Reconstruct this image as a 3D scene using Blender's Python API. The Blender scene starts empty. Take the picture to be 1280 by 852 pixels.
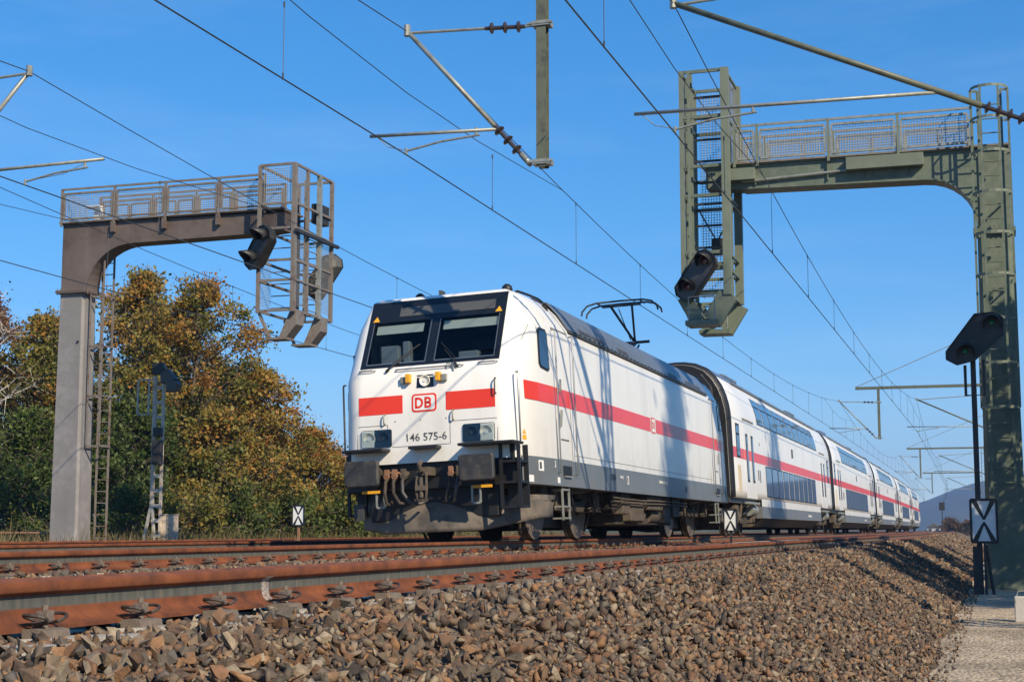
import bpy, bmesh, math, random
import numpy as np
from mathutils import Vector, Matrix
R = math.radians
random.seed(7); rng = np.random.default_rng(7)
scene = bpy.context.scene
col = scene.collection

# ------------------------------------------------------------------ camera
# world: Y runs along the tracks away from the viewer, X to the right, Z up; rail top of the train's near rail = 0
K = 0.0001446            # curvature of the line (bends gently to the left)
CANT = -0.0459           # tracks are canted, the far rail lies lower
YAW, PITCH = 0.3101, 0.1228
cam_d = bpy.data.cameras.new('camera'); cam = bpy.data.objects.new('camera', cam_d); col.objects.link(cam)
cam.location = (0, 0, 0.1643)
cam.rotation_euler = (math.pi / 2 + PITCH, 0, YAW)
cam_d.sensor_width = 36.0; cam_d.lens = 1909.3 / 1280 * 36.0
cam_d.clip_start = 0.05; cam_d.clip_end = 20000
scene.camera = cam

# ------------------------------------------------------------------ sky and sun
SUN_EL = R(35)
sun_h = Vector((0.775, -0.632, 0)).normalized()
SUN = Vector((sun_h.x * math.cos(SUN_EL), sun_h.y * math.cos(SUN_EL), math.sin(SUN_EL)))
world = bpy.data.worlds.new('World'); scene.world = world; world.use_nodes = True
wn = world.node_tree.nodes; wl = world.node_tree.links
sky = wn.new('ShaderNodeTexSky'); sky.sky_type = 'NISHITA'; sky.sun_disc = False
sky.sun_elevation = SUN_EL; sky.sun_rotation = math.atan2(SUN.x, SUN.y)
sky.air_density = 1.5; sky.dust_density = 0.0; sky.ozone_density = 10.0; sky.altitude = 3000
bg = wn['Background']; bg.inputs['Strength'].default_value = 0.13
gm = wn.new('ShaderNodeGamma'); gm.inputs[1].default_value = .7; wl.new(sky.outputs[0], gm.inputs[0])       # the photograph's rich blue
hs = wn.new('ShaderNodeHueSaturation'); hs.inputs['Hue'].default_value = .503; hs.inputs['Saturation'].default_value = 1.33; hs.inputs['Value'].default_value = 1.52
wl.new(gm.outputs[0], hs.inputs['Color'])
wtc = wn.new('ShaderNodeTexCoord'); wmp = wn.new('ShaderNodeMapping'); wmp.inputs['Scale'].default_value = (1.5, 2.2, 11); wmp.inputs['Rotation'].default_value = (R(12), R(-9), 0)
wl.new(wtc.outputs['Generated'], wmp.inputs[0])
wno = wn.new('ShaderNodeTexNoise'); wno.inputs['Scale'].default_value = 1.6; wno.inputs['Detail'].default_value = 7; wno.inputs['Roughness'].default_value = .6; wl.new(wmp.outputs[0], wno.inputs['Vector'])
wrg = wn.new('ShaderNodeMapRange'); wrg.inputs[1].default_value = .50; wrg.inputs[2].default_value = .80; wrg.inputs[4].default_value = .09; wl.new(wno.outputs['Fac'], wrg.inputs[0])
wmx = wn.new('ShaderNodeMix'); wmx.data_type = 'RGBA'; wmx.inputs[7].default_value = (6.2, 6.6, 7.2, 1)      # thin cirrus
wl.new(wrg.outputs[0], wmx.inputs[0]); wl.new(hs.outputs[0], wmx.inputs[6]); wl.new(wmx.outputs[2], bg.inputs['Color'])
sd = bpy.data.lights.new('sun', 'SUN'); so = bpy.data.objects.new('sun', sd); col.objects.link(so)
sd.energy = 4.8; sd.angle = R(0.53); sd.color = (1.0, 0.865, 0.65)
so.rotation_euler = SUN.to_track_quat('Z', 'Y').to_euler()
scene.view_settings.view_transform = 'Standard'; scene.view_settings.look = 'None'
scene.view_settings.exposure = 0.37; scene.view_settings.gamma = 1.0

# ------------------------------------------------------------------ helpers
def tx(x0, y): return x0 - K * y * y / 2          # a line that follows the curve of the tracks
def tyaw(y): return K * y

def nrm(v): return Vector(v).normalized()

class MB:
    """collects shapes; build() links them as ONE mesh object"""
    def __init__(s): s.v = []; s.f = []; s.m = []; s.cur = 0
    def mat(s, i): s.cur = i; return s
    def add(s, vs, fs):
        o = len(s.v); s.v += [tuple(p) for p in vs]
        for q in fs: s.f.append(tuple(i + o for i in q)); s.m.append(s.cur)
        return s
    def box(s, x0, x1, y0, y1, z0, z1):
        if x0 > x1: x0, x1 = x1, x0
        if y0 > y1: y0, y1 = y1, y0
        if z0 > z1: z0, z1 = z1, z0
        return s.add([(x0,y0,z0),(x1,y0,z0),(x1,y1,z0),(x0,y1,z0),(x0,y0,z1),(x1,y0,z1),(x1,y1,z1),(x0,y1,z1)],
                     [(0,3,2,1),(4,5,6,7),(0,1,5,4),(1,2,6,5),(2,3,7,6),(3,0,4,7)])
    def bar(s, a, b, w, h=None, up=(0,0,1)):
        """rectangular bar from a to b, width w (sideways), height h (along up)"""
        a = Vector(a); b = Vector(b); h = w if h is None else h
        d = (b - a).normalized(); u = Vector(up)
        if abs(d.dot(u)) > .98: u = Vector((0, 1, 0)) if abs(d.y) < .9 else Vector((1, 0, 0))
        r = d.cross(u).normalized() * w / 2; u = r.cross(d).normalized() * h / 2
        P = [a - r - u, a + r - u, a + r + u, a - r + u]; Q = [p + (b - a) for p in P]
        return s.add(P + Q, [(0,1,2,3),(7,6,5,4),(0,4,5,1),(1,5,6,2),(2,6,7,3),(3,7,4,0)])
    def tube(s, a, b, r, n=8, r2=None, caps=True):
        return s.path([a, b], r, n, caps, None if r2 is None else [r, r2])
    def path(s, pts, r, n=6, caps=True, rs=None, closed=False):
        pts = [Vector(p) for p in pts]; N = len(pts); vs = []; fs = []
        up = None
        for i, p in enumerate(pts):
            if closed: d = pts[(i + 1) % N] - pts[i - 1]
            else: d = pts[min(i + 1, N - 1)] - pts[max(i - 1, 0)]
            if d.length < 1e-9: d = Vector((0, 0, 1))
            d.normalize()
            if up is None:
                up = Vector((0, 0, 1)) if abs(d.z) < .9 else Vector((1, 0, 0))
            u = (up - d * up.dot(d))
            if u.length < 1e-6: u = Vector((1, 0, 0)) - d * d.x
            u.normalize(); up = u; w = d.cross(u)
            rr = rs[i] if rs else r
            for k in range(n):
                t = 2 * math.pi * k / n
                vs.append(p + (u * math.cos(t) + w * math.sin(t)) * rr)
        for i in range(N if closed else N - 1):
            j = (i + 1) % N
            for k in range(n):
                k2 = (k + 1) % n
                fs.append((i*n+k, i*n+k2, j*n+k2, j*n+k))
        if caps and not closed:
            fs.append(tuple(reversed(range(n)))); fs.append(tuple(range((N-1)*n, N*n)))
        return s.add(vs, fs)
    def prism(s, poly, ax, a0, a1):
        """polygon extruded along axis ax (0,1,2); poly holds the other two coordinates in order"""
        def mk(p, a):
            q = list(p); q.insert(ax, a); return tuple(q)
        n = len(poly)
        vs = [mk(p, a0) for p in poly] + [mk(p, a1) for p in poly]
        fs = [tuple(range(n)), tuple(reversed(range(n, 2*n)))]
        for i in range(n):
            j = (i + 1) % n; fs.append((i, i+n, j+n, j))
        return s.add(vs, fs)
    def lathe(s, prof, o, axis, n=16):
        """prof: list of (distance along axis, radius)"""
        o = Vector(o); d = nrm(axis); u = d.orthogonal().normalized(); w = d.cross(u)
        vs = []; fs = []
        for t, r in prof:
            for k in range(n):
                a = 2 * math.pi * k / n
                vs.append(o + d * t + (u * math.cos(a) + w * math.sin(a)) * r)
        for i in range(len(prof) - 1):
            for k in range(n):
                k2 = (k + 1) % n; fs.append((i*n+k, i*n+k2, (i+1)*n+k2, (i+1)*n+k))
        fs.append(tuple(reversed(range(n)))); fs.append(tuple(range((len(prof)-1)*n, len(prof)*n)))
        return s.add(vs, fs)
    def grid(s, rows, flip=False):
        """rows of equal length point lists"""
        n = len(rows[0]); vs = [p for r in rows for p in r]; fs = []
        for i in range(len(rows) - 1):
            for k in range(n - 1):
                q = (i*n+k, i*n+k+1, (i+1)*n+k+1, (i+1)*n+k)
                fs.append(tuple(reversed(q)) if flip else q)
        return s.add(vs, fs)
    def mesh(s, name, mats):
        me = bpy.data.meshes.new(name); me.from_pydata(s.v, [], s.f)
        for m in (mats if isinstance(mats, (list, tuple)) else [mats]): me.materials.append(m)
        if any(s.m): me.polygons.foreach_set('material_index', s.m)
        bm = bmesh.new(); bm.from_mesh(me); bmesh.ops.recalc_face_normals(bm, faces=bm.faces); bm.to_mesh(me); bm.free()
        return me
    def build(s, name, mats, parent=None, smooth=False, bevel=0, auto=None):
        me = s.mesh(name, mats)
        return link(name, me, parent, smooth, bevel, auto)

def link(name, me, parent=None, smooth=False, bevel=0, auto=None):
    o = bpy.data.objects.new(name, me); col.objects.link(o)
    if parent is not None: o.parent = parent
    if smooth or auto is not None:
        me.polygons.foreach_set('use_smooth', [True] * len(me.polygons))
        if auto is not None: me.set_sharp_from_angle(angle=R(auto))
    if bevel:
        b = o.modifiers.new('bevel', 'BEVEL'); b.width = bevel; b.segments = 2; b.limit_method = 'ANGLE'; b.angle_limit = R(40)
    return o

def tag(o, label=None, cat=None, group=None, kind=None):
    if label: o['label'] = label
    if cat: o['category'] = cat
    if group: o['group'] = group
    if kind: o['kind'] = kind
    return o

def empty(name, loc, rz=0, ry=0, label=None, cat=None, group=None):
    o = bpy.data.objects.new(name, None); col.objects.link(o); o.empty_display_size = .2
    o.rotation_mode = 'XYZ'
    o.matrix_world = Matrix.Translation(Vector(loc)) @ Matrix.Rotation(rz, 4, 'Z') @ Matrix.Rotation(ry, 4, 'Y')
    return tag(o, label, cat, group)

def kids(o): return [c for c in bpy.data.objects if c.parent == o]
def copy_tree(o, parent=None, memo=None):
    if memo is None:
        memo = {}
        for c in bpy.data.objects:
            if c.parent: memo.setdefault(c.parent.name, []).append(c)
    c = o.copy(); col.objects.link(c)
    if parent is not None: c.parent = parent
    for ch in memo.get(o.name, []): copy_tree(ch, c, memo)
    return c

def text_mesh(txt, size, bold=0.0, extrude=0.0015, spacing=1.0):
    cu = bpy.data.curves.new('lettering', 'FONT'); cu.body = txt; cu.size = size; cu.offset = bold
    cu.extrude = extrude; cu.align_x = 'CENTER'; cu.align_y = 'CENTER'; cu.space_character = spacing
    cu.resolution_u = 3
    ob = bpy.data.objects.new('lettering', cu); col.objects.link(ob)
    dg = bpy.context.evaluated_depsgraph_get()
    me = bpy.data.meshes.new_from_object(ob.evaluated_get(dg))
    bpy.data.objects.remove(ob); bpy.data.curves.remove(cu)
    return me
def lettering(txt, size, mt, parent, loc, rot, name='lettering', bold=0.0, sx=1.0, spacing=1.0):
    me = text_mesh(txt, size, bold, spacing=spacing); me.materials.clear(); me.materials.append(mt)
    o = bpy.data.objects.new(name, me); col.objects.link(o); o.parent = parent
    o.location = loc; o.rotation_euler = rot; o.scale = (sx, 1, 1)
    return o

# ------------------------------------------------------------------ materials
MATS = {}
def mk(name, c, rough=.55, metal=0.0, var=.12, vs=2.0, c2=None, c2amt=.5, c2s=4.0, bump=0.0, bs=40.0,
       streak=None, coat=0.0, spec=.5, emit=None, detail=6, stretch=(1,1,1), low=None):
    m = bpy.data.materials.new(name); m.use_nodes = True; nt = m.node_tree; N = nt.nodes; L = nt.links
    b = N['Principled BSDF']
    tc = N.new('ShaderNodeTexCoord'); mp = N.new('ShaderNodeMapping'); L.new(tc.outputs['Object'], mp.inputs[0])
    mp.inputs['Scale'].default_value = stretch
    n1 = N.new('ShaderNodeTexNoise'); n1.inputs['Scale'].default_value = vs; n1.inputs['Detail'].default_value = detail
    n1.inputs['Roughness'].default_value = .65
    L.new(mp.outputs[0], n1.inputs['Vector'])
    r1 = N.new('ShaderNodeMapRange'); r1.inputs[1].default_value = .25; r1.inputs[2].default_value = .75
    r1.inputs[3].default_value = 1 - var; r1.inputs[4].default_value = 1 + var
    L.new(n1.outputs['Fac'], r1.inputs[0])
    mx = N.new('ShaderNodeMix'); mx.data_type = 'RGBA'; mx.blend_type = 'MULTIPLY'; mx.inputs[0].default_value = 1
    mx.inputs[6].default_value = (*c, 1); L.new(r1.outputs[0], mx.inputs[7])
    out = mx.outputs[2]
    if c2 is not None:
        n2 = N.new('ShaderNodeTexNoise'); n2.inputs['Scale'].default_value = c2s; n2.inputs['Detail'].default_value = 8
        n2.inputs['Roughness'].default_value = .7
        L.new(mp.outputs[0], n2.inputs['Vector'])
        r2 = N.new('ShaderNodeMapRange'); r2.inputs[1].default_value = .62 - .3 * c2amt; r2.inputs[2].default_value = .75 - .22 * c2amt
        L.new(n2.outputs['Fac'], r2.inputs[0])
        m2 = N.new('ShaderNodeMix'); m2.data_type = 'RGBA'; m2.inputs[7].default_value = (*c2, 1)
        L.new(r2.outputs[0], m2.inputs[0]); L.new(out, m2.inputs[6]); out = m2.outputs[2]
    if streak is not None:          # vertical runs of grime
        sc, amt, scol = streak
        mp2 = N.new('ShaderNodeMapping'); mp2.inputs['Scale'].default_value = (sc, sc, sc * .06); L.new(tc.outputs['Object'], mp2.inputs[0])
        n3 = N.new('ShaderNodeTexNoise'); n3.inputs['Scale'].default_value = 1; n3.inputs['Detail'].default_value = 5
        L.new(mp2.outputs[0], n3.inputs['Vector'])
        r3 = N.new('ShaderNodeMapRange'); r3.inputs[1].default_value = .5; r3.inputs[2].default_value = .8; r3.inputs[4].default_value = amt
        L.new(n3.outputs['Fac'], r3.inputs[0])
        m3 = N.new('ShaderNodeMix'); m3.data_type = 'RGBA'; m3.inputs[7].default_value = (*scol, 1)
        L.new(r3.outputs[0], m3.inputs[0]); L.new(out, m3.inputs[6]); out = m3.outputs[2]
    if low is not None:             # road dust thrown up over the lower edge
        z0, z1, amt, lc = low
        sx = N.new('ShaderNodeSeparateXYZ'); L.new(tc.outputs['Object'], sx.inputs[0])
        rz = N.new('ShaderNodeMapRange'); rz.inputs[1].default_value = z0; rz.inputs[2].default_value = z1; rz.inputs[3].default_value = amt; rz.inputs[4].default_value = 0; L.new(sx.outputs[2], rz.inputs[0])
        n4 = N.new('ShaderNodeTexNoise'); n4.inputs['Scale'].default_value = 2.6; n4.inputs['Detail'].default_value = 9; n4.inputs['Roughness'].default_value = .7; L.new(tc.outputs['Object'], n4.inputs['Vector'])
        r4 = N.new('ShaderNodeMapRange'); r4.inputs[1].default_value = .3; r4.inputs[2].default_value = .7; L.new(n4.outputs['Fac'], r4.inputs[0])
        ml = N.new('ShaderNodeMath'); ml.operation = 'MULTIPLY'; L.new(rz.outputs[0], ml.inputs[0]); L.new(r4.outputs[0], ml.inputs[1])
        m4 = N.new('ShaderNodeMix'); m4.data_type = 'RGBA'; m4.inputs[7].default_value = (*lc, 1); L.new(ml.outputs[0], m4.inputs[0]); L.new(out, m4.inputs[6]); out = m4.outputs[2]
    L.new(out, b.inputs['Base Color'])
    b.inputs['Roughness'].default_value = rough; b.inputs['Metallic'].default_value = metal
    b.inputs['Coat Weight'].default_value = coat; b.inputs['Coat Roughness'].default_value = .08
    b.inputs['Specular IOR Level'].default_value = spec
    if bump:
        nb = N.new('ShaderNodeTexNoise'); nb.inputs['Scale'].default_value = bs; nb.inputs['Detail'].default_value = 6
        L.new(mp.outputs[0], nb.inputs['Vector'])
        bp = N.new('ShaderNodeBump'); bp.inputs['Strength'].default_value = bump; bp.inputs['Distance'].default_value = .02
        L.new(nb.outputs['Fac'], bp.inputs['Height']); L.new(bp.outputs[0], b.inputs['Normal'])
    if emit:
        b.inputs['Emission Color'].default_value = (*emit[0], 1); b.inputs['Emission Strength'].default_value = emit[1]
    MATS[name] = m
    return m

def glassmat(name, tint=(.35, .42, .45), refl=1.0, through=.6, rough=.02):
    m = bpy.data.materials.new(name); m.use_nodes = True; nt = m.node_tree; N = nt.nodes; L = nt.links
    N.remove(N['Principled BSDF']); out = N['Material Output']
    fr = N.new('ShaderNodeFresnel'); fr.inputs[0].default_value = 1.52
    mu = N.new('ShaderNodeMath'); mu.operation = 'MULTIPLY'; mu.inputs[1].default_value = refl; mu.use_clamp = True
    L.new(fr.outputs[0], mu.inputs[0])
    gl = N.new('ShaderNodeBsdfGlossy'); gl.inputs['Roughness'].default_value = rough; gl.inputs['Color'].default_value = (.9,.95,1,1)
    tr = N.new('ShaderNodeBsdfTransparent'); tr.inputs[0].default_value = (*[t * through for t in tint], 1)
    mx = N.new('ShaderNodeMixShader'); L.new(mu.outputs[0], mx.inputs[0]); L.new(tr.outputs[0], mx.inputs[1]); L.new(gl.outputs[0], mx.inputs[2])
    L.new(mx.outputs[0], out.inputs[0]); MATS[name] = m
    return m

M = dict(
 white = mk('loco_white_paint', (.80,.775,.72), .32, var=.04, vs=1.3, streak=(2.6,.34,(.44,.39,.32)), coat=.25, low=(1.2,2.3,.38,(.34,.28,.21)), bump=.05, bs=1.4),
 coachwhite = mk('coach_white_paint', (.78,.76,.72), .35, var=.04, vs=1.1, streak=(1.9,.34,(.44,.39,.32)), coat=.2, low=(.8,1.8,.32,(.36,.30,.23))),
 red = mk('traffic_red_paint', (.74,.040,.010), .35, var=.06, vs=1.5, streak=(2.2,.10,(.35,.06,.04)), coat=.2),
 grey = mk('skirt_grey_paint', (.13,.145,.155), .42, var=.10, vs=2.0, streak=(2.5,.35,(.22,.19,.16)), coat=.1, low=(.5,1.2,.5,(.20,.17,.14))),
 roofgrey = mk('roof_grey_metal', (.16,.19,.24), .38, metal=.3, var=.15, vs=2.5, streak=(3,.25,(.30,.29,.28))),
 darkgrey = mk('dark_grey_steel', (.045,.046,.048), .5, var=.2, vs=4, c2=(.10,.085,.065), c2amt=.45, c2s=5),
 black = mk('black_rubber_and_shade', (.012,.012,.013), .5, var=.2, vs=4),
 blackgloss = mk('black_gloss_panel', (.010,.011,.013), .12, var=.1, coat=.3),
 grime = mk('brake_dust_grime', (.042,.033,.025), .85, var=.35, vs=6, c2=(.085,.065,.045), c2amt=.5, c2s=7, bump=.4, bs=60),
 grimel = mk('brake_dust_light', (.105,.082,.06), .85, var=.3, vs=5, c2=(.05,.04,.03), c2amt=.5, c2s=6, bump=.3, bs=60),
 plough = mk('plough_dusty_steel', (.16,.13,.10), .7, var=.2, vs=3, c2=(.07,.06,.05), c2amt=.5, c2s=3.0, streak=(4,.4,(.25,.21,.17))),
 buffer = mk('buffer_steel', (.030,.030,.030), .5, var=.3, vs=5, c2=(.075,.065,.055), c2amt=.5, c2s=6),
 tread = mk('wheel_steel', (.22,.17,.13), .5, metal=.5, var=.2, vs=8),
 chrome = mk('handrail_metal', (.35,.35,.34), .35, metal=.8, var=.1),
 blind = mk('sun_blind', (.62,.60,.52), .8, var=.05),
 cabdark = mk('cab_interior', (.012,.013,.014), .7, var=.2),
 cabgrey = mk('cab_desk', (.25,.27,.29), .6, var=.1),
 lens = mk('lamp_reflector', (.92,.86,.72), .3, metal=.0, var=.05),
 lampdark = mk('lamp_off_dark', (.03,.035,.05), .1, var=.1),
 amber = mk('amber_yellow_paint', (.75,.36,.02), .5, var=.08),
 sticker = mk('white_marking', (.75,.75,.73), .6, var=.05),
 letter = mk('dark_lettering', (.06,.06,.065), .5, var=.05),
 seam = mk('panel_seam', (.16,.15,.14), .7, var=.2),
 doorbeige = mk('cream_panel', (.62,.50,.33), .5, var=.06),
 winglass = mk('coach_window_glass', (.014,.018,.026), .05, var=.1, spec=.8, coat=.5),
 insul = mk('brown_insulator', (.05,.035,.03), .25, var=.1, coat=.4),
 olivetube = mk('olive_tube', (.115,.125,.085), .5, var=.2, vs=5, c2=(.07,.07,.055), c2amt=.4, c2s=7),
 galv = mk('galvanised_steel', (.30,.31,.28), .5, metal=.35, var=.2, vs=6, c2=(.20,.19,.15), c2amt=.4, c2s=8),
 greensteel = mk('green_painted_steel', (.112,.14,.098), .55, var=.25, vs=3, c2=(.16,.18,.135), c2amt=.5, c2s=5, streak=(3,.3,(.08,.085,.06))),
 greenlight = mk('pale_green_steel', (.155,.18,.13), .55, var=.15, vs=3, streak=(3,.3,(.13,.13,.09))),
 brownsteel = mk('weathered_brown_steel', (.125,.095,.08), .6, var=.25, vs=1.2, c2=(.085,.055,.04), c2amt=.5, c2s=1.0, streak=(2,.3,(.24,.20,.18))),
 greycol = mk('grey_painted_column', (.21,.198,.192), .6, var=.12, vs=1.5, c2=(.29,.27,.275), c2amt=.45, c2s=1.2, streak=(1.6,.35,(.15,.12,.11))),
 greycage = mk('grey_cage_steel', (.185,.16,.135), .55, var=.2, vs=4, c2=(.14,.07,.045), c2amt=.35, c2s=5),
 meshwire = mk('wire_mesh', (.25,.25,.25), .5, metal=.4, var=.1),
 signalblack = mk('signal_black_paint', (.022,.021,.020), .5, var=.2, vs=4, c2=(.05,.045,.04), c2amt=.35, c2s=5),
 signalmid = mk('signal_mid_grey', (.075,.070,.068), .5, var=.2, vs=4),
 signalgrey = mk('signal_back_grey', (.085,.085,.075), .6, var=.15, vs=4),
 redlens = mk('unlit_red_lens', (.09,.010,.008), .08, var=.1, coat=1),
 greenlens = mk('lit_green_lens', (.005,.05,.025), .12, var=.0, emit=((.05,.9,.45), .012)),
 boardwhite = mk('board_white', (.72,.73,.72), .5, var=.06, vs=6, streak=(8,.2,(.4,.38,.33))),
 boardblack = mk('board_black', (.015,.015,.015), .5, var=.1),
 concrete = mk('sleeper_concrete', (.42,.385,.32), .85, var=.15, vs=6, c2=(.24,.17,.11), c2amt=.5, c2s=6, bump=.4, bs=80),
 clip = mk('clip_steel', (.045,.032,.026), .6, var=.3, vs=20, c2=(.10,.05,.03), c2amt=.4, c2s=25),
 bolt = mk('bolt_dusty', (.16,.125,.095), .8, var=.25, vs=30, bump=.3, bs=120),
 wire = mk('overhead_wire', (.055,.06,.065), .5, metal=.3, var=.1),
 birch = mk('birch_bark', (.55,.52,.47), .8, var=.15, vs=8, c2=(.06,.05,.045), c2amt=.45, c2s=9, stretch=(1,1,4)),
 bark = mk('tree_bark', (.11,.085,.065), .9, var=.3, vs=8, bump=.6, bs=30),
 rustpost = mk('rusty_post', (.25,.13,.075), .8, var=.25, vs=6),
 cabinet = mk('weathered_cabinet', (.55,.47,.38), .7, var=.12, vs=5, c2=(.36,.22,.13), c2amt=.4, c2s=6),
 conc2 = mk('pale_concrete', (.48,.45,.40), .85, var=.12, vs=8, c2=(.30,.26,.20), c2amt=.4, c2s=7, bump=.3, bs=60),
 pglass = glassmat('windscreen_glass', (.80,.88,.88), .55, .95),
 lglass = glassmat('headlight_glass', (.95,.97,.96), .5, .98),
)
# ------------------------------------------------------------------ ground, path, ballast
T1X, T2X, T3X, T4X = -3.9755, -7.9198, -14.2, -18.9
T1Z, T2Z, T3Z, T4Z = -0.0434, -0.0344, -0.085, -0.10     # height of the rail plane at each track's centre line

def gravelmat(name, cols, scale, bump=.8, big=.4):
    m = bpy.data.materials.new(name); m.use_nodes = True; N = m.node_tree.nodes; L = m.node_tree.links; b = N['Principled BSDF']
    tc = N.new('ShaderNodeTexCoord')
    vo = N.new('ShaderNodeTexVoronoi'); vo.inputs['Scale'].default_value = scale; L.new(tc.outputs['Object'], vo.inputs['Vector'])
    sp = N.new('ShaderNodeSeparateColor'); L.new(vo.outputs['Color'], sp.inputs[0])
    rp = N.new('ShaderNodeValToRGB'); L.new(sp.outputs[0], rp.inputs[0])
    e = rp.color_ramp.elements
    e[0].position = 0; e[0].color = (*cols[0], 1); e[1].position = 1; e[1].color = (*cols[-1], 1)
    for i, c in enumerate(cols[1:-1]):
        x = e.new((i + 1) / (len(cols) - 1)); x.color = (*c, 1)
    n = N.new('ShaderNodeTexNoise'); n.inputs['Scale'].default_value = .6; n.inputs['Detail'].default_value = 8; L.new(tc.outputs['Object'], n.inputs['Vector'])
    mr = N.new('ShaderNodeMapRange'); mr.inputs[1].default_value = .3; mr.inputs[2].default_value = .7; mr.inputs[3].default_value = 1 - big; mr.inputs[4].default_value = 1 + big
    L.new(n.outputs['Fac'], mr.inputs[0])
    mx = N.new('ShaderNodeMix'); mx.data_type = 'RGBA'; mx.blend_type = 'MULTIPLY'; mx.inputs[0].default_value = 1
    L.new(rp.outputs[0], mx.inputs[6]); L.new(mr.outputs[0], mx.inputs[7]); L.new(mx.outputs[2], b.inputs['Base Color'])
    b.inputs['Roughness'].default_value = .95; b.inputs['Specular IOR Level'].default_value = .2
    bp = N.new('ShaderNodeBump'); bp.inputs['Strength'].default_value = bump; bp.inputs['Distance'].default_value = .6 / scale
    L.new(vo.outputs['Distance'], bp.inputs['Height']); bp.invert = True; L.new(bp.outputs[0], b.inputs['Normal'])
    return m
STONECOLS = [(.035,.030,.026), (.085,.068,.052), (.13,.098,.07), (.095,.082,.068), (.19,.13,.080), (.24,.13,.062), (.165,.138,.105), (.29,.225,.15), (.07,.046,.034), (.12,.09,.062), (.19,.10,.055), (.05,.042,.036)]
M['bedgravel'] = gravelmat('ballast_gravel', STONECOLS, 16, 1.0, .25)
M['pathgravel'] = gravelmat('path_fine_gravel', [(.14,.105,.068), (.40,.31,.21), (.52,.415,.285), (.45,.355,.245), (.28,.21,.14), (.58,.475,.335)], 26, .9, .35)

def groundmat():
    m = bpy.data.materials.new('field_ground'); m.use_nodes = True; N = m.node_tree.nodes; L = m.node_tree.links; b = N['Principled BSDF']
    tc = N.new('ShaderNodeTexCoord')
    n = N.new('ShaderNodeTexNoise'); n.inputs['Scale'].default_value = .25; n.inputs['Detail'].default_value = 12; n.inputs['Roughness'].default_value = .7
    L.new(tc.outputs['Object'], n.inputs['Vector'])
    rp = N.new('ShaderNodeValToRGB'); L.new(n.outputs['Fac'], rp.inputs[0]); e = rp.color_ramp.elements
    e[0].position = .35; e[0].color = (.035,.042,.016, 1); e[1].position = .68; e[1].color = (.15,.12,.065, 1)
    x = e.new(.5); x.color = (.07,.072,.028, 1)
    L.new(rp.outputs[0], b.inputs['Base Color']); b.inputs['Roughness'].default_value = .95
    n2 = N.new('ShaderNodeTexNoise'); n2.inputs['Scale'].default_value = 12; n2.inputs['Detail'].default_value = 8; L.new(tc.outputs['Object'], n2.inputs['Vector'])
    bp = N.new('ShaderNodeBump'); bp.inputs['Strength'].default_value = .8; bp.inputs['Distance'].default_value = .1
    L.new(n2.outputs['Fac'], bp.inputs['Height']); L.new(bp.outputs[0], b.inputs['Normal'])
    return m
M['ground'] = groundmat()

def curve_off(y): return tx(0, y) if y < 450 else tx(0, 450) - K * 450 * (y - 450)
gx = [-3600,-1200,-400,-150,-80,-45,-30,-25,-23,-21.9,-21,-18,-10,-3,-1.2,0.2,1.5,3,6,10,20,50,150,500,1500,3600]
gz = [-.2,-.2,-.2,-.1,0.05,-.05,-.15,-.20,-.22,-.45,-.75,-.9,-.95,-1.15,-1.12,-1.085,-1.07,-1.05,-1.0,-.95,-.9,-.9,-.9,-.9,-.9,-.9]
gy = [-700,-60,-20,-5,0,5,10,15,20,25,30,36,44,54,66,80,100,130,170,220,280,340,400,450,600,900,1500,2500,3700]
mb = MB(); mb.grid([[(x + curve_off(y), y, z + (0 if abs(x) < 30 else random.uniform(-.15, .15))) for x, z in zip(gx, gz)] for y in gy])
ground = tag(mb.build('ground', M['ground'], smooth=True), kind='structure')

def bed_z(X):
    """ballast surface, X measured across the tracks"""
    px = np.array([-21.9,-20.7,-20.2,-17.6,-16.6,-15.5,-12.9,-12.4,-11.0,-9.7,-9.22,-6.62,-6.25,-5.75,-5.28,-2.68,-2.28,-0.78,-0.4])
    pz = np.array([-.70,-.42,-.38,-.30,-.42,-.36,-.255,-.30,-.52,-.36,-.315,-.195,-.20,-.29,-.325,-.205,-.235,-1.02,-1.075])
    return np.interp(X, px, pz)
bx = [-21.9,-20.7,-20.2,-17.6,-16.6,-15.5,-12.9,-12.4,-11.0,-9.7,-9.22,-8,-6.62,-6.25,-5.75,-5.28,-4,-2.68,-2.28,-1.7,-1.2,-0.78,-0.4]
mb = MB(); mb.grid([[(x + tx(0, y), y, float(bed_z(x))) for x in bx] for y in [-8,0,4,8,12,16,20,25,30,36,44,54,66,80,100,130,170,220,280,340,400,450]])
bed = tag(mb.build('ballast_bed', M['bedgravel'], smooth=True), kind='structure')
pw = [-1.0,-.6,.3,1.2,2.1,2.5]
mb = MB(); mb.grid([[(x + tx(0, y) + .10 * math.sin(y * .9 + i * 2), y, -1.035 - (.012 if i in (0, 5) else 0) * 3 + .012 * math.sin(y * 1.3 + x * 4)) for i, x in enumerate(pw)] for y in np.arange(-6, 140, 1.2)])
path = tag(mb.build('path', M['pathgravel'], smooth=True), kind='structure')

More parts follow.
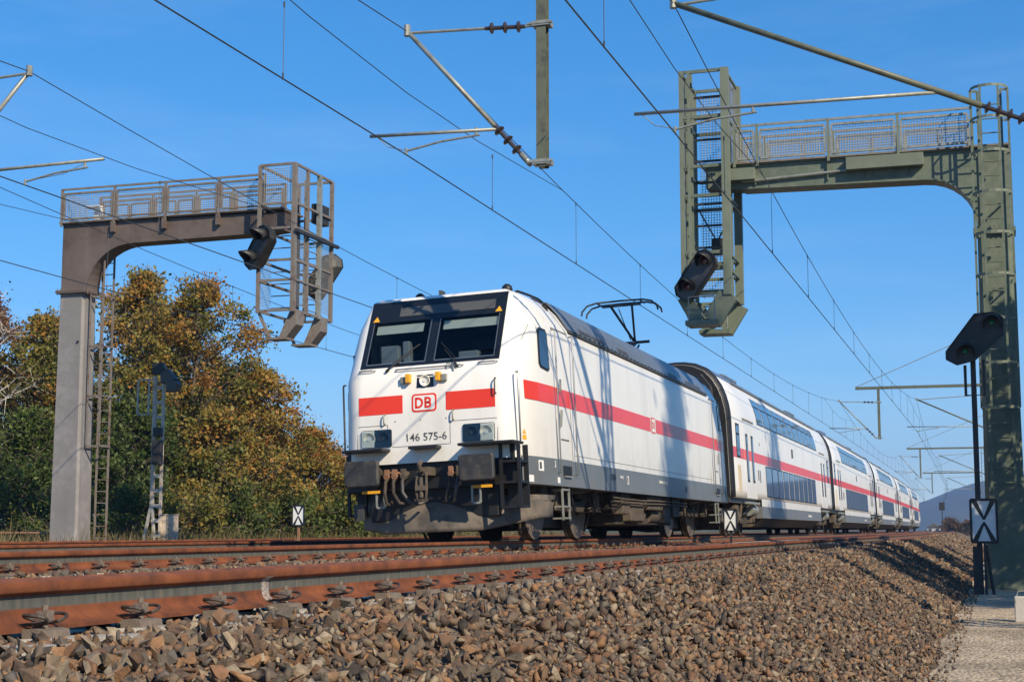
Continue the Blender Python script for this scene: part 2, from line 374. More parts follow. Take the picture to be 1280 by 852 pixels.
# ------------------------------------------------------------------ crushed stone
def rock_variants(n):
    out = []
    for i in range(n):
        pts = rng.normal(size=(random.choice([7, 8, 8, 9]), 3))
        pts /= np.linalg.norm(pts, axis=1)[:, None]
        pts *= rng.uniform(.78, 1.15, size=(len(pts), 1))
        pts *= np.array([rng.uniform(1.0, 1.55), rng.uniform(.75, 1.05), rng.uniform(.5, .85)])
        bm = bmesh.new()
        for p in pts: bm.verts.new(p)
        bmesh.ops.convex_hull(bm, input=bm.verts)
        lone = [v for v in bm.verts if not v.link_faces]
        if lone: bmesh.ops.delete(bm, geom=lone, context='VERTS')
        bmesh.ops.triangulate(bm, faces=bm.faces); bmesh.ops.recalc_face_normals(bm, faces=bm.faces)
        bm.verts.ensure_lookup_table(); bm.verts.index_update()
        out.append((np.array([v.co[:] for v in bm.verts]), np.array([[v.index for v in f.verts] for f in bm.faces])))
        bm.free()
    return out
def stonemat(name, cols, bump=.5):
    m = bpy.data.materials.new(name); m.use_nodes = True; N = m.node_tree.nodes; L = m.node_tree.links; b = N['Principled BSDF']
    at = N.new('ShaderNodeAttribute'); at.attribute_name = 'rnd'
    oi = N.new('ShaderNodeObjectInfo')
    ad = N.new('ShaderNodeMath'); ad.operation = 'ADD'; L.new(at.outputs['Fac'], ad.inputs[0]); L.new(oi.outputs['Random'], ad.inputs[1])
    fr = N.new('ShaderNodeMath'); fr.operation = 'FRACT'; L.new(ad.outputs[0], fr.inputs[0])
    rp = N.new('ShaderNodeValToRGB'); L.new(fr.outputs[0], rp.inputs[0]); e = rp.color_ramp.elements
    e[0].position = 0; e[0].color = (*cols[0], 1); e[1].position = 1; e[1].color = (*cols[-1], 1)
    for i, c in enumerate(cols[1:-1]): e.new((i + 1) / (len(cols) - 1)).color = (*c, 1)
    ge = N.new('ShaderNodeNewGeometry')
    n = N.new('ShaderNodeTexNoise'); n.inputs['Scale'].default_value = 28; n.inputs['Detail'].default_value = 8; n.inputs['Roughness'].default_value = .7; L.new(ge.outputs['Position'], n.inputs['Vector'])
    mr = N.new('ShaderNodeMapRange'); mr.inputs[1].default_value = .3; mr.inputs[2].default_value = .7; mr.inputs[3].default_value = .6; mr.inputs[4].default_value = 1.4
    L.new(n.outputs['Fac'], mr.inputs[0])
    mx = N.new('ShaderNodeMix'); mx.data_type = 'RGBA'; mx.blend_type = 'MULTIPLY'; mx.inputs[0].default_value = 1
    L.new(rp.outputs[0], mx.inputs[6]); L.new(mr.outputs[0], mx.inputs[7])
    n2 = N.new('ShaderNodeTexNoise'); n2.inputs['Scale'].default_value = 9; n2.inputs['Detail'].default_value = 6; L.new(ge.outputs['Position'], n2.inputs['Vector'])
    m2 = N.new('ShaderNodeMapRange'); m2.inputs[1].default_value = .52; m2.inputs[2].default_value = .66; m2.inputs[4].default_value = .55; L.new(n2.outputs['Fac'], m2.inputs[0])
    rx = N.new('ShaderNodeMix'); rx.data_type = 'RGBA'; rx.inputs[7].default_value = (.22,.115,.06,1); L.new(m2.outputs[0], rx.inputs[0]); L.new(mx.outputs[2], rx.inputs[6])
    L.new(rx.outputs[2], b.inputs['Base Color']); b.inputs['Roughness'].default_value = .88; b.inputs['Specular IOR Level'].default_value = .3
    nb = N.new('ShaderNodeTexNoise'); nb.inputs['Scale'].default_value = 120; nb.inputs['Detail'].default_value = 6; L.new(ge.outputs['Position'], nb.inputs['Vector'])
    bp = N.new('ShaderNodeBump'); bp.inputs['Strength'].default_value = bump; bp.inputs['Distance'].default_value = .006
    L.new(nb.outputs['Fac'], bp.inputs['Height']); L.new(bp.outputs[0], b.inputs['Normal'])
    return m
M['stone'] = stonemat('crushed_stone', STONECOLS)
VAR = rock_variants(16)

def sample(x0, x1, y0, y1, dens):
    n = int((x1 - x0) * (y1 - y0) * dens)
    return rng.uniform(x0, x1, n), rng.uniform(y0, y1, n)
def batch(x0, x1, y0, y1, dens, r, lift=.25, jit=.6):
    X, Y = sample(x0, x1, y0, y1, dens)
    rad = r * np.exp(np.clip(rng.normal(0, .34, len(X)), -.8, .5))
    Z = bed_z(X) + rad * (lift + rng.uniform(-jit, jit, len(X)))
    return np.c_[X - K * Y * Y / 2, Y, Z, rad]
B = []
B.append(batch(-2.72, -.68, 1.8, 5.2, 1450, .0215, .25, 1.1)); B.append(batch(-2.72, -.68, 5.2, 9, 1150, .0245, .25, 1.1))
B.append(batch(-2.72, -.68, 9, 20, 900, .0258, .25, 1.1))
B.append(batch(-2.72, -.68, 20, 34, 480, .032))
B.append(batch(-2.72, -.68, 34, 60, 190, .05))
B.append(batch(-2.72, -.42, 60, 110, 70, .075))
# looser stones that rolled out onto the edge of the path
P = batch(-.72, -.45, 3, 34, 110, .016, 1.0, .2); P[:, 2] = -1.03 + P[:, 3] * .35; B.append(P)
# between the sleepers and between the tracks
def crib(tx0, x0, x1, y0, y1, dens, r, ph, sp):
    b = batch(x0, x1, y0, y1, dens, r, .1, .6)
    k = ((b[:, 1] - ph) / sp) % 1.0
    return b[(k > .27) & (k < .73)]
SP = .6039
B.append(crib(T1X, -5.3, -2.72, 2, 30, 600, .025, 4.524, SP))
B.append(crib(T1X, -3.10, -2.66, 2, 30, 500, .022, 4.524, SP))
B.append(batch(-2.95, -2.62, 2, 30, 45, .017, 1.2, .3))
B.append(batch(-6.7, -5.3, 5, 36, 300, .030))
B.append(crib(T2X, -7.7, -6.62, 6, 40, 330, .030, 10.997, SP))
B.append(batch(-12.9, -9.3, 12, 34, 45, .036))
S = np.concatenate(B)
# stones never lie inside the near rail's foot or on the sleeper ends' tops
Xc = S[:, 0] + K * S[:, 1]**2 / 2
on_sleeper = (np.abs(((S[:, 1] - 4.524) / SP + .5) % 1.0 - .5) < .17) & (Xc < -2.70) & (Xc > -5.28)
foot = (np.abs(Xc + 3.2255) < .10) | (np.abs(Xc + 4.7255) < .10) | (np.abs(Xc + 7.17) < .10)
S[foot, 2] = np.minimum(S[foot, 2], np.interp(Xc[foot], [-7.2,-4.73,-3.22], [-.19,-.26,-.19]) - S[foot, 3]*.62)
S = S[~(on_sleeper & (rng.random(len(S)) > .05))]; Xc = S[:, 0] + K * S[:, 1]**2 / 2
q = rng.normal(size=(len(S), 4)); q /= np.linalg.norm(q, axis=1)[:, None]
w, x, y, z = q.T
ROT = np.stack([1-2*(y*y+z*z), 2*(x*y-z*w), 2*(x*z+y*w), 2*(x*y+z*w), 1-2*(x*x+z*z), 2*(y*z-x*w), 2*(x*z-y*w), 2*(y*z+x*w), 1-2*(x*x+y*y)], 1).reshape(-1, 3, 3)
kind = rng.integers(0, len(VAR), len(S)); srnd = rng.uniform(0, 1, len(S))
# the 300 stones that show largest become objects of their own
fw = np.array([-math.sin(YAW) * math.cos(PITCH), math.cos(YAW) * math.cos(PITCH), math.sin(PITCH)])
rt = np.array([math.cos(YAW), math.sin(YAW), 0]); upv = np.cross(rt, fw)
d = S[:, :3] - np.array([0, 0, .1643]); dep = d @ fw; dep[dep < .5] = 1e6
ix = 1909.3 * (d @ rt) / dep; iy = 1909.3 * (d @ upv) / dep
vis = (np.abs(ix) < 635) & (np.abs(iy) < 420) & (dep < 1e5) & (Xc > -2.9)
top_ = S[:, 2] > bed_z(Xc) + S[:, 3] * .15
size = np.where(vis & top_, S[:, 3] / dep, 0)
big = np.argsort(-size)[:300]
vmesh = []
for vv, ff in VAR:
    me = bpy.data.meshes.new('stone'); me.from_pydata(vv.tolist(), [], ff.tolist()); me.materials.append(M['stone']); vmesh.append(me)
for i in big:
    o = bpy.data.objects.new('stone', vmesh[kind[i]]); col.objects.link(o); o.parent = bed
    o.matrix_world = Matrix.Translation(S[i, :3]) @ Matrix(ROT[i].tolist()).to_4x4() @ Matrix.Scale(S[i, 3], 4)
keep = np.ones(len(S), bool); keep[big] = False

def scatter_mesh(name, S, ROT, kind, rnd, VAR, mt, parent=None):
    V = []; F = []; A = []; off = 0
    for k, (vv, ff) in enumerate(VAR):
        idx = np.where(kind == k)[0]
        if not len(idx): continue
        P = np.einsum('nij,vj->nvi', ROT[idx], vv) * S[idx, 3][:, None, None] + S[idx, None, :3]
        n, m = P.shape[:2]
        V.append(P.reshape(-1, 3)); F.append((ff[None] + (np.arange(n) * m)[:, None, None] + off).reshape(-1, 3))
        A.append(np.repeat(rnd[idx], m)); off += n * m
    return fast_mesh(name, np.concatenate(V), np.concatenate(F), np.concatenate(A), mt, parent)
def fast_mesh(name, V, F, A, mt, parent=None, attr='rnd'):
    me = bpy.data.meshes.new(name); k = F.shape[1]
    me.vertices.add(len(V)); me.vertices.foreach_set('co', V.astype(np.float32).ravel())
    me.loops.add(F.size); me.loops.foreach_set('vertex_index', F.astype(np.int32).ravel())
    me.polygons.add(len(F)); me.polygons.foreach_set('loop_start', np.arange(0, F.size, k, dtype=np.int32))
    if A is not None:
        at = me.attributes.new(attr, 'FLOAT', 'POINT'); at.data.foreach_set('value', A.astype(np.float32))
    me.update(calc_edges=True); me.validate()
    me.materials.append(mt)
    o = bpy.data.objects.new(name, me); col.objects.link(o)
    if parent is not None: o.parent = parent
    return o
st = scatter_mesh('crushed_stones', S[keep], ROT[keep], kind[keep], srnd[keep], VAR, M['stone'], bed)
st['kind'] = 'stuff'
# ------------------------------------------------------------------ rails, sleepers, fastenings
def railmat():
    m = bpy.data.materials.new('rusty_rail_steel'); m.use_nodes = True; N = m.node_tree.nodes; L = m.node_tree.links; b = N['Principled BSDF']
    at = N.new('ShaderNodeAttribute'); at.attribute_name = 'band'        # 0 rust, 1 bare grey web
    tc = N.new('ShaderNodeTexCoord')
    n = N.new('ShaderNodeTexNoise'); n.inputs['Scale'].default_value = 5; n.inputs['Detail'].default_value = 9; n.inputs['Roughness'].default_value = .7
    L.new(tc.outputs['Object'], n.inputs['Vector'])
    rp = N.new('ShaderNodeValToRGB'); L.new(n.outputs['Fac'], rp.inputs[0]); e = rp.color_ramp.elements
    e[0].position = .3; e[0].color = (.060,.020,.010,1); e[1].position = .72; e[1].color = (.27,.083,.024,1); e.new(.5).color = (.165,.048,.015,1)
    mp = N.new('ShaderNodeMapping'); mp.inputs['Scale'].default_value = (1, 30, 2); L.new(tc.outputs['Object'], mp.inputs[0])
    n2 = N.new('ShaderNodeTexNoise'); n2.inputs['Scale'].default_value = 1; n2.inputs['Detail'].default_value = 6; L.new(mp.outputs[0], n2.inputs['Vector'])
    rg = N.new('ShaderNodeValToRGB'); L.new(n2.outputs['Fac'], rg.inputs[0]); e = rg.color_ramp.elements
    e[0].position = .35; e[0].color = (.07,.072,.062,1); e[1].position = .78; e[1].color = (.19,.13,.085,1); e.new(.6).color = (.105,.105,.088,1)
    mx = N.new('ShaderNodeMix'); mx.data_type = 'RGBA'; L.new(at.outputs['Fac'], mx.inputs[0]); L.new(rp.outputs[0], mx.inputs[6]); L.new(rg.outputs[0], mx.inputs[7])
    L.new(mx.outputs[2], b.inputs['Base Color']); b.inputs['Roughness'].default_value = .75
    nb = N.new('ShaderNodeTexNoise'); nb.inputs['Scale'].default_value = 90; nb.inputs['Detail'].default_value = 5; L.new(tc.outputs['Object'], nb.inputs['Vector'])
    bp = N.new('ShaderNodeBump'); bp.inputs['Strength'].default_value = .35; bp.inputs['Distance'].default_value = .004
    L.new(nb.outputs['Fac'], bp.inputs['Height']); L.new(bp.outputs[0], b.inputs['Normal'])
    return m
M['rail'] = railmat()
M['railtop'] = mk('polished_rail_head', (.45,.43,.41), .25, metal=.9, var=.1)
# half profile of a 60 kg rail, top down: (half width, height, band)
RP = [(.0,0,0),(.024,0,0),(.034,-.006,0),(.0362,-.014,0),(.0365,-.037,0),(.033,-.043,0),(.013,-.051,.0),(.0095,-.058,1),(.0085,-.075,1),(.0087,-.092,1),(.0092,-.100,0),(.0100,-.115,0),(.014,-.128,0),(.03,-.143,0),(.075,-.158,0),(.075,-.172,0)]
RPF = RP[1:] + [(-a, b, c) for a, b, c in reversed(RP[1:])]
def rail(parent, name, x0, zc_, u, ys, label=None):
    """a rail at offset u from the centre line of the canted track"""
    V = []; A = []
    c, s = math.cos(CANT), math.sin(CANT)
    for y in ys:
        for a, h, bnd in RPF:
            uu = u + a
            V.append((tx(x0, y) + uu * c + h * s, y, zc_ + h * c - uu * s)); A.append(bnd)
    n = len(RPF); F = []
    for i in range(len(ys) - 1):
        for k in range(n):
            k2 = (k + 1) % n; F.append((i*n+k, i*n+k2, (i+1)*n+k2, (i+1)*n+k))
    o = fast_mesh(name, np.array(V), np.array(F), np.array(A), M['rail'], parent, 'band')
    me = o.data; me.materials.append(M['railtop'])
    mi = [1 if (k % n) in (n - 1,) else 0 for k in range(len(F))]
    me.polygons.foreach_set('material_index', mi)
    bm = bmesh.new(); bm.from_mesh(me); bmesh.ops.recalc_face_normals(bm, faces=bm.faces); bm.to_mesh(me); bm.free()
    me.polygons.foreach_set('use_smooth', [True] * len(F)); me.set_sharp_from_angle(angle=R(38))
    if label: o['label'] = label
    return o
YS = [-8,-2,0,2,4,6,8,10,13,16,20,25,30,36,44,54,66,80,100,130,170,220,280,340,400,450]

# shared sleeper and fastening meshes (local to the track's rail plane)
def sleeper_mesh():
    mb = MB(); top = -.19
    for (xa, xb, ha, hb) in [(-1.3,-.45,0,0),(-.45,.45,-.03,-.03),(.45,1.3,0,0)]:
        w = .13; vs = []
        for x in (xa, xb):
            h = top + ha
            vs += [(x,-w-.02,-.40),(x,w+.02,-.40),(x,w-.01,h-.02),(x,w-.035,h),(x,-w+.035,h),(x,-w+.01,h-.02)]
        n = 6; fs = [tuple(range(n)), tuple(reversed(range(n, 2*n)))] + [(i, i+n, (i+1) % n + n, (i+1) % n) for i in range(n)]
        mb.add(vs, fs)
    return mb.mesh('sleeper', M['concrete'])
def fastener_mesh():
    mb = MB()
    mb.mat(0)
    for s in (1,):
        # shoulder plate
        mb.mat(1); mb.prism([(s*.078,-.19),(s*.165,-.19),(s*.16,-.165),(s*.12,-.158),(s*.078,-.158)], 1, -.075, .075)
        # spring clip: two round loops whose ends press on the rail foot
        mb.mat(0)
        for t in (1, -1):
            pts = []
            for k in range(11):
                a = -.5 * math.pi + k / 10 * 1.75 * math.pi
                pts.append((s * (.118 + .042 * math.cos(a + math.pi)), t * (.055 + .030 * math.sin(a)), -.138 + .026 * math.sin(k / 10 * math.pi)))
            pts = [(s*.125, t*.010, -.140)] + pts + [(s*.058, t*.055, -.146)]
            mb.path(pts, .0068, 6)
        # bolt and square nut
        mb.mat(1); mb.tube((s*.118, 0, -.165), (s*.118, 0, -.082), .011, 8); mb.box(s*.118-.02, s*.118+.02, -.02, .02, -.135, -.100)
        mb.mat(0); mb.tube((s*.118, 0, -.140), (s*.118, 0, -.134), .026, 10)
    return mb.mesh('rail_fastener', [M['clip'], M['bolt']])
SLM = sleeper_mesh(); FAM = fastener_mesh()

def track(x0, zc_, label, ph, n, fast_n, fast_far=True):
    t = empty('railway_track', (0, 0, 0), label=label, cat='railway track')
    rail(t, 'rail', x0, zc_, .75, YS); rail(t, 'rail', x0, zc_, -.75, YS)
    for k in range(n):
        y = ph + SP * k
        s_ = bpy.data.objects.new('sleeper', SLM); col.objects.link(s_); s_.parent = t
        s_.matrix_world = Matrix.Translation((tx(x0, y), y, zc_ + random.uniform(-.004, .002))) @ Matrix.Rotation(tyaw(y) + random.uniform(-.006, .006), 4, 'Z') @ Matrix.Rotation(CANT, 4, 'Y')
        if k < fast_n:
            for u, out in (((.75, 0), (.75, math.pi), (-.75, 0), (-.75, math.pi)) if k < 30 else ((.75, 0),)):
                f_ = bpy.data.objects.new('rail_fastener', FAM); col.objects.link(f_); f_.parent = s_
                f_.location = (u, random.uniform(-.008, .008), 0); f_.rotation_euler = (0, 0, out + random.uniform(-.05, .05))
    return t
trk1 = track(T1X, T1Z, 'nearest rusty railway track on concrete sleepers, in front of the train', 4.5243 - 5 * SP, 110, 75)
trk2 = track(T2X, T2Z, 'railway track with rusty rails that the train stands on', 10.9966 - 8 * SP, 80, 50)
trk3 = track(T3X, T3Z, 'railway track behind the train, dark in its shadow', 11, 40, 0)
trk4 = track(T4X, T4Z, 'farthest railway track, beside the trees and the grey column', 16, 40, 0)
# weld bead and insulated joint on the near rail
def on_rail1(y, u, h):
    c, s = math.cos(CANT), math.sin(CANT)
    return Vector((tx(T1X, y) + u * c + h * s, y, T1Z + h * c - u * s))
M['weld'] = mk('weld_scale', (.36,.33,.30), .6, var=.35, vs=30, c2=(.20,.08,.04), c2amt=.5, c2s=30, bump=.6, bs=90)
yw = 4.5243 + 3 * SP + .02
mb = MB()
V = []
for dy in (-.035, -.02, .02, .035):
    g = .0035 if abs(dy) < .03 else .0005
    V.append([tuple(on_rail1(yw + dy, .75 + a + g, h)) for a, h, _ in RP[4:15]])
mb.grid(V); mb.build('weld_bead', M['weld'], trk1, smooth=True)
mb = MB(); yj = 27.6
for s in (1, -1):
    mb.prism([tuple(on_rail1(yj - .45, .75 + s * a, h))[::2] for a, h in [(.012,-.05),(.034,-.052),(.03,-.10),(.036,-.14),(.013,-.13)]], 1, yj - .45, yj + .45)
mb.build('fishplate', M['grime'], trk1)
mb = MB()
for k in range(3):
    y = yj - .3 + .3 * k
    mb.path([on_rail1(y, .79, -.10), on_rail1(y, .86, -.10 - .02 * k), on_rail1(y + .03, .98, -.2), on_rail1(y + .06, 1.2, -.22)], .014, 6)
mb.box(tx(-2.9, yj) - .12, tx(-2.9, yj) + .12, yj - .2, yj + .25, -.24, -.08)
mb.build('bond_cable', M['black'], trk1)
# ------------------------------------------------------------------ locomotive
# local frame of a vehicle: x towards the viewer's side, y = distance behind the front buffers, z above the rail plane
YF = 20.5024
def car_frame(s0, L):
    ym = YF + s0 + L / 2; a = tyaw(ym)
    return (tx(T2X, ym) + math.sin(a) * L / 2, ym - math.cos(a) * L / 2, T2Z), a

def interp(t, pts):
    return float(np.interp(t, [p[0] for p in pts], [p[1] for p in pts]))

def db_letters(T, W, h):
    """the two block letters of the logo as flat strokes; W maps (u, v) to local space, h = half height"""
    w = h * .42
    def ribbon(pts, name):
        g = MB(); L_ = []; R_ = []
        for i, p in enumerate(pts):
            a = pts[max(i-1, 0)]; b = pts[min(i+1, len(pts)-1)]; dx, dy = b[0]-a[0], b[1]-a[1]; l = math.hypot(dx, dy); nx, ny = -dy/l, dx/l
            L_.append(W(p[0]+nx*w/2, p[1]+ny*w/2)); R_.append(W(p[0]-nx*w/2, p[1]-ny*w/2))
        g.grid([L_, R_]); g.build(name, M['red'], T)
    def letter_d(x):
        e = h - w/2; q = [(x, -e), (x + h*.45, -e)] + [(x + h*.45 + e*.95*math.sin(t), -e*math.cos(t)) for t in np.linspace(.2, math.pi-.2, 9)] + [(x + h*.45, e), (x, e)]
        ribbon(q, 'logo_letter')
        ribbon([(x, -h), (x, h)], 'logo_letter')
    def letter_b(x):
        e = h - w/2; r = e / 2
        for c, k in ((-r, 1.12), (r, 1.0)):
            ribbon([(x, c - r), (x + h*.5, c - r)] + [(x + h*.5 + r*k*math.sin(t), c - r*math.cos(t)) for t in np.linspace(.25, math.pi-.25, 7)] + [(x + h*.5, c + r), (x, c + r)], 'logo_letter')
        ribbon([(x, -h), (x, h)], 'logo_letter')
    letter_d(-h*1.55); letter_b(h*.28)
def make_loco():
    L = 18.9
    loc, a = car_frame(0, L)
    T = empty('electric_locomotive', loc, a, CANT, 'white electric locomotive with red stripe and pantograph, heading the train', 'locomotive')
    SF = [(1.18,.42),(1.4,.43),(2.45,.50),(2.66,.64),(3.40,1.06),(3.74,1.26),(3.79,1.33),(3.82,1.62)]
    WV = [(1.18,1.485),(2.95,1.485),(3.2,1.475),(3.34,1.445),(3.58,1.31),(3.74,1.17),(3.79,1.07),(3.82,.86)]
    rows = [1.18,1.4,1.9,2.45,2.66,2.70,3.05,3.20,3.34,3.40,3.58,3.74,3.79,3.82]
    def outline(v):
        sf, w = interp(v, SF), interp(v, WV)
        wf = min(1.12, w - .06)
        ck = max(w - wf, .05)
        q = [(.0,sf),(.06,sf),(.07,sf),(.45,sf),(1.04 if wf > 1.06 else wf*.9,sf),(wf,sf+.004),(wf+ck*.25,sf+.045),(wf+ck*.55,sf+.16),(wf+ck*.78,sf+.36),(wf+ck*.93,sf+.85),(w,sf+1.5)]
        # roof rows pull in at the ends only a little
        return q
    # columns round the whole body
    def full(v):
        q = outline(v)
        right_front = q
        mid = [(q[-1][0], s) for s in (3.4, 6.0, 9.45, 12.9, 15.5)]
        right = right_front + mid + [(u, L - s) for u, s in reversed(q)]
        left = [(-u, s) for u, s in reversed(right[1:-1])]
        return [(u, s, v) for u, s in right + left]
    mb = MB(); R_ = [full(v) for v in rows]; n = len(R_[0])
    vs = [p for r in R_ for p in r]; fs = []
    for i in range(len(rows) - 1):
        for k in range(n):
            k2 = (k + 1) % n
            p, q = R_[i][k], R_[i][k2]
            lo, hi = rows[i], rows[i + 1]
            if p[1] < 1.6 and q[1] < 1.6 and lo >= 2.699 and hi <= 3.401:
                a0, a1 = sorted((abs(p[0]), abs(q[0])))
                if a0 >= .065 and a1 <= 1.045: continue          # windscreen openings
            fs.append((i*n+k, i*n+k2, (i+1)*n+k2, (i+1)*n+k))
    # roof cap: join left and right halves of the top row
    top = (len(rows) - 1) * n
    h = len(outline(3.82)) * 2 + 5
    for k in range(h - 1):
        l0, l1 = (n - k) % n, (n - k - 1) % n
        f = [top + k, top + k + 1, top + l1, top + l0]
        f2 = []
        for x in f:
            if x not in f2: f2.append(x)
        if len(f2) > 2: fs.append(tuple(f2))
    mb.add(vs, fs)
    body = mb.build('body', M['white'], T, auto=32)
    # ---- front face helper: point on the sloped face, proud by d
    def sface(v): return interp(v, SF)
    def FP(u, v, d=.004): return (u, sface(v) - d, v)
    def patch(poly, d, th=.003):
        """thin plate on the front face, poly of (u, v)"""
        m_ = MB(); n_ = len(poly)
        m_.add([FP(u, v, d) for u, v in poly] + [FP(u, v, d - th - .001) for u, v in poly],
               [tuple(range(n_)), tuple(reversed(range(n_, 2*n_)))] + [(i, i+n_, (i+1) % n_ + n_, (i+1) % n_) for i in range(n_)])
        return m_
    def rect(u0, u1, v0, v1): return [(u0,v0),(u1,v0),(u1,v1),(u0,v1)]
    # windscreen
    mb = MB()
    def fr(u0, u1, v0, v1, d=.012): mb.add([FP(u0,v0,d),FP(u1,v0,d),FP(u1,v1,d),FP(u0,v1,d),FP(u0,v0,-.03),FP(u1,v0,-.03),FP(u1,v1,-.03),FP(u0,v1,-.03)],
        [(0,1,2,3),(7,6,5,4),(0,4,5,1),(1,5,6,2),(2,6,7,3),(3,7,4,0)])
    fr(-1.10,1.10,3.385,3.735); fr(-1.10,1.10,2.645,2.69); fr(-1.10,-1.025,2.69,3.385); fr(1.025,1.10,2.69,3.385); fr(-.062,.062,2.69,3.385)
    ws = mb.build('windscreen_surround', M['blackgloss'], T)
    for s in (-1, 1):
        u0, u1 = sorted((s*.062, s*1.025))
        g = MB(); g.add([FP(u0,2.69,.004),FP(u1,2.69,.004),FP(u1,3.385,.004),FP(u0,3.385,.004)], [(0,1,2,3)])
        g.build('windscreen_pane', M['pglass'], T)
        g = MB(); g.add([FP(u0+.05,3.20,-.05),FP(u1-.05 - (.10 if s < 0 else 0),3.20,-.05),FP(u1-.05 - (.10 if s < 0 else 0),3.34,-.05),FP(u0+.05,3.34,-.05),
                         FP(u0+.05,3.20,-.055),FP(u1-.15,3.20,-.055),FP(u1-.15,3.34,-.055),FP(u0+.05,3.34,-.055)], [(0,1,2,3),(7,6,5,4),(0,4,5,1),(1,5,6,2),(2,6,7,3),(3,7,4,0)])
        g.build('sun_blind', M['blind'], T)
        g = MB()
        for uu in (u0 + .012, u1 - .012): g.bar(FP(uu,2.70,.016), FP(uu,3.38,.016), .012, .006, (0,-1,0))
        g.bar(FP(u0+.02,2.70,.016), FP(u1-.02,2.70,.016), .006, .012)
        g.build('window_trim', M['chrome'], ws)
    patch(rect(-.62,.92,3.47,3.62), .017).build('destination_display', mk('display_smoked', (.085,.085,.08), .3), ws)
    for s in (-1, 1):
        patch([(s*.99-.055,3.41),(s*.99+.055,3.41),(s*.99,3.50)], .018).build('warning_triangle', M['amber'], ws)
    # cab interior
    mb = MB()
    mb.box(-1.3, 1.3, 2.6, 2.65, 1.4, 3.7); mb.box(-1.3, 1.3, .75, 2.6, 2.0, 2.05)
    mb.build('cab_back_wall', M['cabdark'], T)
    mb = MB(); mb.prism([(.68,2.62),(1.25,2.70),(1.45,2.55),(1.45,2.1),(.68,2.1)], 0, -1.15, 1.15)
    mb.build('driver_desk', M['cabdark'], T, bevel=.02)
    mb = MB(); mb.box(-.92,-.62,1.0,1.25,2.68,3.02); mb.box(-.58,-.46,1.05,1.2,2.68,3.08); mb.box(.3,.62,1.1,1.3,2.66,2.86)
    mb.build('desk_screen', M['cabgrey'], T, bevel=.02)
    mb = MB(); mb.box(.28,.78,1.75,1.9,2.4,3.15); mb.box(.38,.68,1.78,1.88,3.15,3.38); mb.build('driver_seat', M['cabdark'], T, bevel=.05)
    # stripes, logo and number on the front
    patch(rect(-1.08,-.38,1.925,2.195), .004).build('red_stripe', M['red'], T)
    patch(rect(.30,1.06,1.925,2.195), .004).build('red_stripe', M['red'], T)
    def rr(u0, u1, v0, v1, r, n=4):
        P = []
        for cx, cy, a0 in ((u1-r,v0+r,-90),(u1-r,v1-r,0),(u0+r,v1-r,90),(u0+r,v0+r,180)):
            for k in range(n + 1):
                t = R(a0 + 90 * k / n); P.append((cx + r*math.cos(t), cy + r*math.sin(t)))
        return P
    lg = patch(rr(-.235,.155,1.925,2.195,.05), .005).build('logo_plate', M['red'], T)
    patch(rr(-.208,.128,1.952,2.168,.035), .0075).build('logo_field', M['sticker'], lg)
    db_letters(T, lambda u, v: (-.04 + u, sface(2.06 + v) - .0095, 2.06 + v), .082)
    lettering('146 575-6', .165, M['letter'], T, (-.02, sface(1.55) - .004, 1.548), (R(90), 0, 0), 'number_lettering', bold=.0005, sx=.98, spacing=1.0)
    # headlights
    for s in (-1, 1):
        c0 = s * .80
        hl = patch(rr(c0-.245, c0+.245, 1.435, 1.70, .03), .010, .012).build('headlight', M['blackgloss'], T)
        for t, mt in ((-1 if s < 0 else 1, 'lens'), (1 if s < 0 else -1, 'lampdark')):
            g = MB(); y = sface(1.56) - .012
            cu = c0 + (-.115 if t * s > 0 else .115) * (-s)
            g.lathe([(0,.10),(-.004,.098),(.02,.06),(.03,.02)], (cu, y, 1.567), (0,1,0), 20)
            g.build('lamp', M[mt], hl, smooth=True)
            g = MB(); g.lathe([(-.012,.03),(.02,.028)], (cu, y, 1.567), (0,1,0), 12); g.build('bulb', M['sticker'] if mt == 'lens' else M['blackgloss'], hl)
        g = patch([(c0-.235,1.445),(c0-.03,1.445),(c0-.03,1.69),(c0-.235,1.69)] if s < 0 else [(c0+.03,1.445),(c0+.235,1.445),(c0+.235,1.69),(c0+.03,1.69)], .0115)
        g.build('reflector_plate', mk('reflector_grey', (.66,.66,.60), .3, var=.1), hl)
        patch(rr(c0-.24, c0+.24, 1.44, 1.695, .03), .030, .0).build('headlight_glass', M['lglass'], hl)
    hl = patch(rect(-.15,.11,2.29,2.475), .012, .02).build('top_headlight', M['blackgloss'], T)
    g = MB(); y = sface(2.38) - .03; g.lathe([(0,.085),(-.006,.083),(.02,.05),(.028,.015)], (-.02, y, 2.383), (0,1,0), 20); g.build('lamp', M['lens'], hl, smooth=True)
    g = MB(); g.lathe([(-.012,.026),(.02,.024)], (-.02, y, 2.383), (0,1,0), 12); g.build('bulb', M['sticker'], hl)
    for u in (-.27, .20):
        g = MB(); y = sface(2.42); g.box(u-.035, u+.035, y-.09, y+.02, 2.365, 2.495); g.build('amber_block', M['amber'], T, bevel=.008)
        g = MB(); g.box(u-.13 if u < 0 else u+.04, u-.04 if u < 0 else u+.13, y-.05, y+.02, 2.36, 2.46); g.build('socket_bracket', M['galv'], T, bevel=.008)
    # wipers
    for s, (u0, u1) in ((-1, (-.66, -.30)), (1, (.48, .22))):
        g = MB()
        g.tube(FP(u0, 2.56, .03), FP(u0 + .06 * s * -1, 2.62, .06), .02, 8)
        g.path([FP(u0, 2.58, .05), FP((u0 + u1) / 2, 2.72, .045), FP(u1, 2.86, .03)], .011, 6)
        g.bar(FP(u1 + (u0-u1)*.75, 2.705, .028), FP(u1 - (u0-u1)*.30, 2.98, .028), .012, .016)
        g.build('wiper', M['black'], T)
